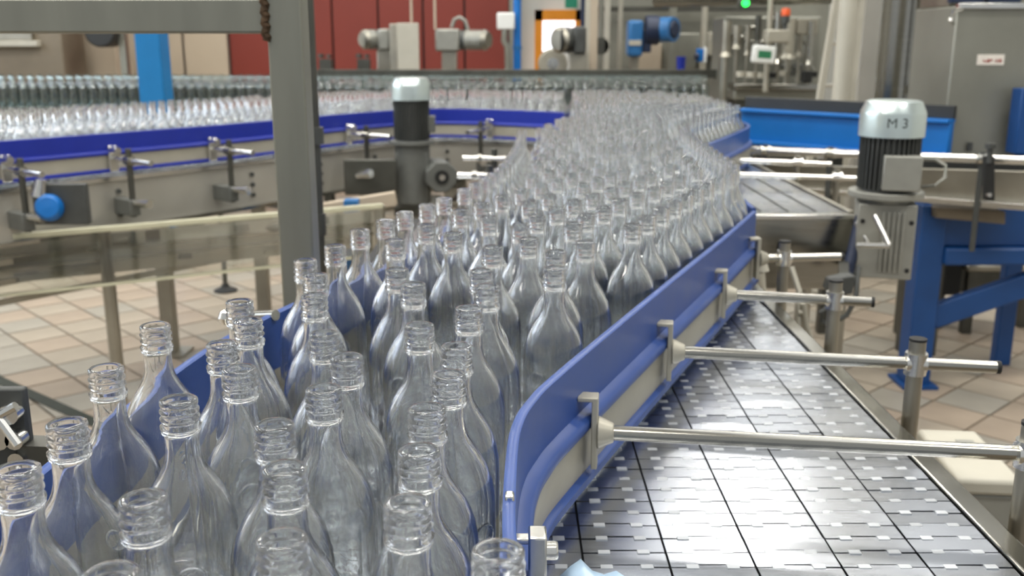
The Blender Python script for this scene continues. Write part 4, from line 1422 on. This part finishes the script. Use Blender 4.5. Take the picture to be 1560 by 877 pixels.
def flat_motor(u0, u1, v0, v1, Y, label, rgb='cast_grey', left=False, gear=True, name='drive_motor', standz=None):
    """horizontal drive: gear housing with a finned motor and end bell"""
    a, b = W(u0, (v0 + v1) / 2, Y), W(u1, (v0 + v1) / 2, Y)
    R = (W(u0, v0, Y).z - W(u0, v1, Y).z) / 2
    t = thing(name, label, 'motor', ((a.x + b.x) / 2, Y, 0))
    zc = a.z
    L = b.x - a.x
    s = -1 if left else 1
    x0 = a.x if not left else b.x
    MB().box(min(x0, x0 + s * L * 0.45), max(x0, x0 + s * L * 0.45), Y - R, Y + R, zc - R, zc + R).build('gear_housing', rgb, t, R * 0.2)
    MB().cyl((x0 + s * L * 0.45, Y, zc), (x0 + s * L * 0.55, Y, zc), R * 0.9, 20).build('neck', 'motor_dark', t)
    MB().cyl((x0 + s * L * 0.55, Y, zc), (x0 + s * L * 0.95, Y - 0.1, zc), R * 0.85, 22).build('motor_body', rgb, t)
    MB().cyl((x0 + s * L * 0.93, Y - 0.1, zc), (x0 + s * L * 1.0, Y - 0.12, zc), R * 0.95, 22, R * 0.7).build('end_bell', 'steel_dull', t)
    for k in range(6):
        xx = x0 + s * L * (0.58 + k * 0.06)
        MB().cyl((xx, Y - 0.01 - 0.015 * k, zc), (xx + s * 0.008, Y - 0.01 - 0.015 * k, zc), R * 0.97, 22).build('fin', rgb, t)
    xs = x0 + s * L * 0.25
    MB().box(xs - R * 0.7, xs + R * 0.7, Y - R * 0.5, Y + R * 0.5, 0, zc - R * 0.8).build('pedestal', 'steel_dull', t, 0.01)
    return t


flat_motor(555, 595, 44, 76, 9.95, 'grey drive motor left of the pale drive panel', 'cast_grey', True)
t = thing('drive_housing', 'pale rectangular drive housing standing before the red partition', 'housing', (W(614, 70, 9.7).x, 9.7, 0))
MB().box(W(605, 70, 9.7).x, W(638, 70, 9.7).x, 9.7, 9.74, 0.9, W(615, 35, 9.7).z).build('front', 'beige_box', t, 0.006)
MB().box(W(594, 70, 9.7).x, W(605, 70, 9.7).x, 9.7, 9.95, 0.9, W(615, 36, 9.7).z).build('side', 'steel_dull', t, 0.006)
MB().box(W(600, 70, 9.7).x, W(632, 70, 9.7).x, 9.72, 9.8, 0, 0.9).build('foot', 'steel_dull', t)
flat_motor(664, 745, 44, 78, 9.9, 'grey gear drive with round end bell before the red partition')
tag(MB().tube([W(688, 42, 9.9), W(692, 30, 9.9), W(700, 26, 9.9), W(709, 32, 9.9), W(713, 46, 9.9)], 0.018, 8).build('drive_cable', 'cast_grey'), 'grey cable arching over the gear drive with the round end bell', 'cable')
for uu, v1 in ((627, 34), (663, 45)):
    a, b = W(uu, v1, 9.8), W(uu, -120, 9.8)
    tag(MB().cyl((a.x, 9.8, a.z), (a.x, 9.8, CEIL), 0.012, 8).build('hanging_cord', 'wall_beige'),
        'thin pale cord hanging down to the pale drive panel' if uu == 627 else 'thin pale cord hanging down to the gear drive with round end bell', 'cord')
flat_motor(849, 892, 40, 82, 9.9, 'dark grey gear drive in front of the orange door frame', 'motor_dark', True)
c = W(842, 97, 10.25)
t = thing('round_flange', 'pale round flange with a bright bore under the orange door frame', 'flange', (c.x, 10.25, 0))
MB().lathe([(0.06, 0.05), (0.13, 0.05), (0.15, 0.02), (0.15, -0.05), (0.06, -0.05)], c, 28, closed=True, mtx=Matrix.Rotation(math.radians(90), 4, 'X')).build('ring', 'rail_backing', t)
MB().cyl((c.x, 10.21, c.z), (c.x, 10.28, c.z), 0.06, 20).build('bore', 'steel_bright', t)
MB().box(c.x - 0.05, c.x + 0.05, 10.22, 10.28, 0, c.z - 0.1).build('pedestal', 'steel_dull', t)

# dark fittings on the far line
for uu, lb in ((495, 'small dark valve block on the far guard rail near the round pole'), (553, 'small dark valve block on the far guard rail left of the pale drive panel')):
    t = tag(pbox(MB(), uu - 9, uu + 9, 90, 107, 9.6, 0.12).cyl(W(uu - 6, 88, 9.65), W(uu - 6, 82, 9.65), 0.03, 10).cyl(W(uu + 6, 88, 9.65), W(uu + 6, 83, 9.65), 0.025, 10)
            .box(W(uu, 100, 9.6).x - 0.03, W(uu, 100, 9.6).x + 0.03, 9.63, 9.69, 0, W(uu, 106, 9.6).z).build('valve_block', 'steel_dark'), lb, 'valve')

# blue pipe with junction box
c = W(788, 50, 11)
t = thing('blue_pipe', 'bright blue vertical pipe at the right end of the red partition', 'pipe', (c.x, 11, 0))
MB().cyl((c.x, 11, 0), (c.x, 11, 4.6), 0.042, 16).build('pipe', 'blue_paint', t)
MB().cyl((c.x, 11, W(788, 75, 11).z), (c.x, 11, W(788, 70, 11).z), 0.052, 16).build('socket', 'blue_motor', t)
t = thing('junction_box', 'white junction box beside the blue pipe with a grey conduit', 'box', (W(771, 32, 10.85).x, 10.85, 0))
pbox(MB(), 757, 784, 19, 45, 10.85, 0.1).build('box', 'white_plastic', t, 0.015)
q = W(771, 60, 10.9)
MB().tube([W(769, 45, 10.9), W(768, 62, 10.9), W(773, 72, 10.9), W(774, 110, 10.9), (W(774, 110, 10.9).x, 10.9, 0)], 0.035, 10).build('conduit', 'machine_grey', t)
tag(MB().box(W(776, 50, 12.5).x, W(783, 50, 12.5).x, 12.5, 12.6, 0, 4).build('grey_post', 'tube_grey'), 'narrow grey post between the red partition and the blue pipe', 'post')

# column and rinser frame
c0, c1 = W(891, 60, 10.3).x, W(907, 60, 10.3).x
t = thing('pale_column', 'pale grey steel column right of the orange door frame', 'column', ((c0 + c1) / 2, 10.3, 0))
MB().box(c0, c1 - 0.05, 10.3, 10.4, 0, 4.5).build('web', 'beige_box', t, 0.005)
MB().box(c1 - 0.055, c1 + 0.02, 10.28, 10.42, 0, 4.5).build('flange', 'wall_beige', t, 0.005)
pbox(MB(), 885, 891, -20, 48, 10.35, 0.05).build('dark_strip', 'navy', t)

t = thing('rinser_frame', 'grey steel rinser housing with slim posts behind the blue drive', 'machine', (W(1020, 60, 12).x, 12, 0))
MB().box(W(905, 60, 12).x, W(1260, 60, 12).x, 12.0, 12.3, 0, 4.2).build('back_panel', 'machine_grey', t)
pbox(MB(), 905, 1180, 10, 17, 11.6, 0.2).build('dark_beam', 'steel_dark', t)
for (a, b, k, yy) in ((921, 929, 'beige_box', 10.9), (942, 948, 'rail_backing', 11.2), (1019, 1030, 'machine_grey', 11.2), (1069, 1077, 'rail_backing', 10.8), (912, 918, 'machine_grey', 11.4)):
    MB().box(W(a, 60, yy).x, W(b, 60, yy).x, yy, yy + 0.08, 0, 4.0).build('post', k, t, 0.006)
pbox(MB(), 967, 1008, 66, 108, 11.4, 0.3).build('lower_cover', 'wall_beige', t, 0.02)
pbox(MB(), 1008, 1066, 50, 106, 11.6, 0.2).build('grey_cover', 'machine_grey', t, 0.02)
pbox(MB(), 1079, 1107, 49, 84, 11.2, 0.12).build('light_door', 'rail_backing', t, 0.01)
pbox(MB(), 1065, 1100, 85, 108, 11.3, 0.2).build('dark_recess', 'steel_dark', t, 0.01)
c = W(915, 70, 10.9)
MB().cyl((c.x, 10.9, c.z), (c.x, 11.1, c.z), 0.09, 20).build('round_cover', 'steel_dark', t)

t = thing('blue_drive', 'blue gear drive with round motor in front of the rinser housing', 'motor', (W(990, 50, 10.6).x, 10.6, 0))
MB().box(W(956, 60, 10.6).x, W(978, 60, 10.6).x, 10.5, 10.75, W(960, 86, 10.6).z, W(960, 31, 10.6).z).build('gear_column', 'blue_motor', t, 0.03)
MB().box(W(958, 60, 10.49).x, W(977, 60, 10.49).x, 10.485, 10.5, W(960, 69, 10.49).z, W(960, 61, 10.49).z).build('rating_plate', 'beige_box', t)
c = W(992, 46, 10.6)
MB().cyl((c.x - 0.06, 10.62, c.z), (c.x + 0.08, 10.62, c.z), 0.15, 24).box(W(978, 60, 10.6).x, c.x, 10.55, 10.72, W(985, 80, 10.6).z, c.z).build('gear_case', 'navy', t, 0.01)
c2_ = W(1004, 45, 10.6)
MB().cyl((c2_.x, 10.62, c2_.z), (c2_.x + 0.14, 10.5, c2_.z), 0.125, 28).build('motor_shell', 'blue_motor', t)
MB().cyl((c2_.x + 0.13, 10.51, c2_.z), (c2_.x + 0.155, 10.485, c2_.z), 0.11, 28, 0.07).build('end_bell', 'navy', t)
MB().box(c.x - 0.2, c.x - 0.12, 10.6, 10.7, 0, W(960, 86, 10.6).z).build('pedestal', 'steel_dull', t)

t = thing('blue_bin', 'small vivid blue bin on the pale rail', 'bin', (W(1037, 100, 9.95).x, 9.95, W(1037, 110, 9.95).z))
c = W(1037, 110, 9.93)
MB().lathe([(0.001, 0.0), (0.038, 0.0), (0.047, 0.15), (0.041, 0.15), (0.034, 0.01), (0.001, 0.01)], c, 20).build('bucket', 'blue_plastic_deep', t)
t = thing('blue_sensor', 'small blue and white sensor hanging on a thin rod', 'sensor', (W(1068, 84, 10.5).x, 10.5, W(1068, 95, 10.5).z))
pbox(MB(), 1062, 1072, 74, 94, 10.5, 0.08).build('housing', 'blue_paint', t, 0.008)
pbox(MB(), 1072, 1077, 72, 95, 10.5, 0.08).build('white_back', 'white_plastic', t, 0.006)
c = W(1061, 86, 10.5)
MB().cyl((c.x - 0.02, 10.5, c.z), (c.x + 0.02, 10.5, c.z), 0.035, 14).build('lens', 'navy', t)
MB().cyl((W(1073, 72, 10.54).x, 10.54, W(1073, 74, 10.54).z), (W(1073, 72, 10.54).x, 10.54, CEIL), 0.015, 8).build('hanger', 'rail_backing', t)

# filler machine: header pipe, valves, posts
t = thing('filler_machine', 'stainless filling machine of valves and pipes under a thick header pipe', 'machine', (W(1170, 80, 9.0).x, 9.0, 0))
a, b = W(1000, 0, 9.6), W(1276, 2, 8.6)
MB().cyl((a.x, 9.6, a.z + 0.02), (b.x, 8.6, a.z + 0.02), 0.09, 24).build('header_pipe', 'steel', t)
MB().box(W(1100, 80, 9.3).x, W(1250, 80, 9.3).x, 9.3, 9.8, 0, W(1180, 25, 9.3).z).build('rear_housing', 'machine_grey', t, 0.02)
random.seed(21)
for k in range(9):
    uu = 1108 + k * 16
    yy = 8.9 + random.uniform(-0.15, 0.15)
    r = random.uniform(0.02, 0.05)
    v0 = random.uniform(18, 40)
    v1 = random.uniform(60, 100)
    p0, p1 = W(uu, v0, yy), W(uu, v1, yy)
    MB().cyl((p0.x, yy, p1.z), (p0.x, yy, p0.z), r, 14).cyl((p0.x, yy, p1.z - 0.04), (p0.x, yy, p1.z), r * 1.5, 14, r).build('valve', random.choice(['steel', 'steel_dull', 'rail_backing', 'steel_dark']), t)
    MB().cyl((p0.x, yy, 0.9), (p0.x, yy, p1.z - 0.03), r * 0.5, 10).build('valve_stem', 'steel_dull', t)
for k in range(8):
    uu = 1128 + k * 16
    p = W(uu, random.uniform(112, 122), 8.7)
    MB().cyl((p.x, 8.7, p.z - 0.02), (p.x, 8.7, p.z + 0.025), random.uniform(0.025, 0.05), 14).build('fitting', random.choice(['steel_bright', 'steel_dark', 'rubber', 'beige_box']), t)
for k in range(14):
    ua, va = random.uniform(1102, 1236), random.uniform(26, 118)
    yy = random.uniform(8.95, 9.25)
    if k % 3 == 0:
        MB().tube([W(ua, va, yy), W(ua + 6, va + 9, yy), W(ua + 2, va + 18, yy), W(ua + 10, va + 27, yy)], 0.014, 8).build('hose', random.choice(['motor_dark', 'cast_grey']), t)
    elif k % 3 == 1:
        MB().cyl(W(ua, va, yy), W(ua + random.uniform(12, 30), va + 1, yy), random.uniform(0.012, 0.03), 12).build('cross_pipe', random.choice(['steel', 'steel_bright', 'steel_dull']), t)
    else:
        pbox(MB(), ua, ua + random.uniform(8, 16), va, va + random.uniform(10, 20), yy, 0.08).build('valve_block', random.choice(['steel_dark', 'cast_grey', 'motor_mid', 'rail_backing']), t, 0.01)
pbox(MB(), 1120, 1250, 128, 137, 8.6, 0.3).build('drip_tray', 'steel', t, 0.006)
pbox(MB(), 1118, 1250, 137, 152, 8.7, 0.3).build('table', 'machine_grey', t, 0.01)
pbox(MB(), 1224, 1238, 108, 126, 8.55, 0.1).build('black_cover', 'rubber', t, 0.01)
MB().box(W(1120, 145, 8.75).x, W(1250, 145, 8.75).x, 8.75, 9.2, 0, W(1180, 150, 8.75).z).build('base', 'steel_dark', t)
pbox(MB(), 1214, 1246, 28, 52, 8.8, 0.2).build('light_box', 'rail_backing', t, 0.01)
c0 = W(1179, 0, 8.5)
MB().cyl((c0.x, 8.6, W(1179, 140, 8.6).z), (c0.x, 8.6, 3.4), 0.022, 12).build('signal_post', 'rail_backing', t)

t = thing('display_unit', 'tilted white display unit with a dark green screen', 'display', (W(1165, 84, 8.4).x, 8.4, W(1165, 97, 8.4).z))
c = W(1165, 83, 8.4)
M = Matrix.Translation(c) @ Matrix.Rotation(math.radians(4), 4, 'Y')
MB().box(-0.094, 0.094, 0, 0.09, -0.072, 0.072, 0, M).build('casing', 'white_plastic', t, 0.015)
MB().box(-0.055, 0.055, -0.004, 0.001, -0.03, 0.03, 0, M).build('screen', 'screen_green', t)
MB().bar((c.x, 8.48, c.z), (W(1179, 84, 8.6).x, 8.6, c.z), 0.04, 0.04).build('arm', 'steel_dull', t)
t = thing('valve_terminal', 'light grey box below the orange beacon', 'box', (W(1186, 55, 8.4).x, 8.4, W(1186, 66, 8.4).z))
pbox(MB(), 1169, 1204, 45, 65, 8.4, 0.15).build('box', 'rail_backing', t, 0.012)
pbox(MB(), 1196, 1203, 65, 78, 8.42, 0.05).build('connector', 'rail_backing', t, 0.006)
t = thing('orange_beacon', 'orange warning beacon on a dark stem', 'beacon', (W(1197, 40, 8.45).x, 8.45, W(1197, 44, 8.45).z))
c = W(1197, 24, 8.48)
MB().lathe([(0.001, 0.062), (0.03, 0.058), (0.037, 0.045), (0.037, 0.0), (0.001, 0.0)], c, 20).build('lens', 'orange_lens', t)
MB().cyl((c.x, 8.48, W(1197, 45, 8.48).z), (c.x, 8.48, c.z), 0.02, 12).cyl((c.x, 8.48, c.z - 0.06), (c.x, 8.48, c.z), 0.036, 14, 0.036).build('stem', 'motor_dark', t)
t = thing('signal_lamp', 'small signal lamp glowing green on the filler frame', 'lamp', (W(1135, 5, 8.7).x, 8.7, W(1135, 10, 8.7).z))
c = W(1135, 5, 8.7)
MB().cyl((c.x, 8.66, c.z), (c.x, 8.70, c.z), 0.028, 18).build('lens', 'led_green', t)
MB().cyl((c.x, 8.69, c.z), (c.x, 8.80, c.z), 0.042, 18).build('holder', 'motor_dark', t)
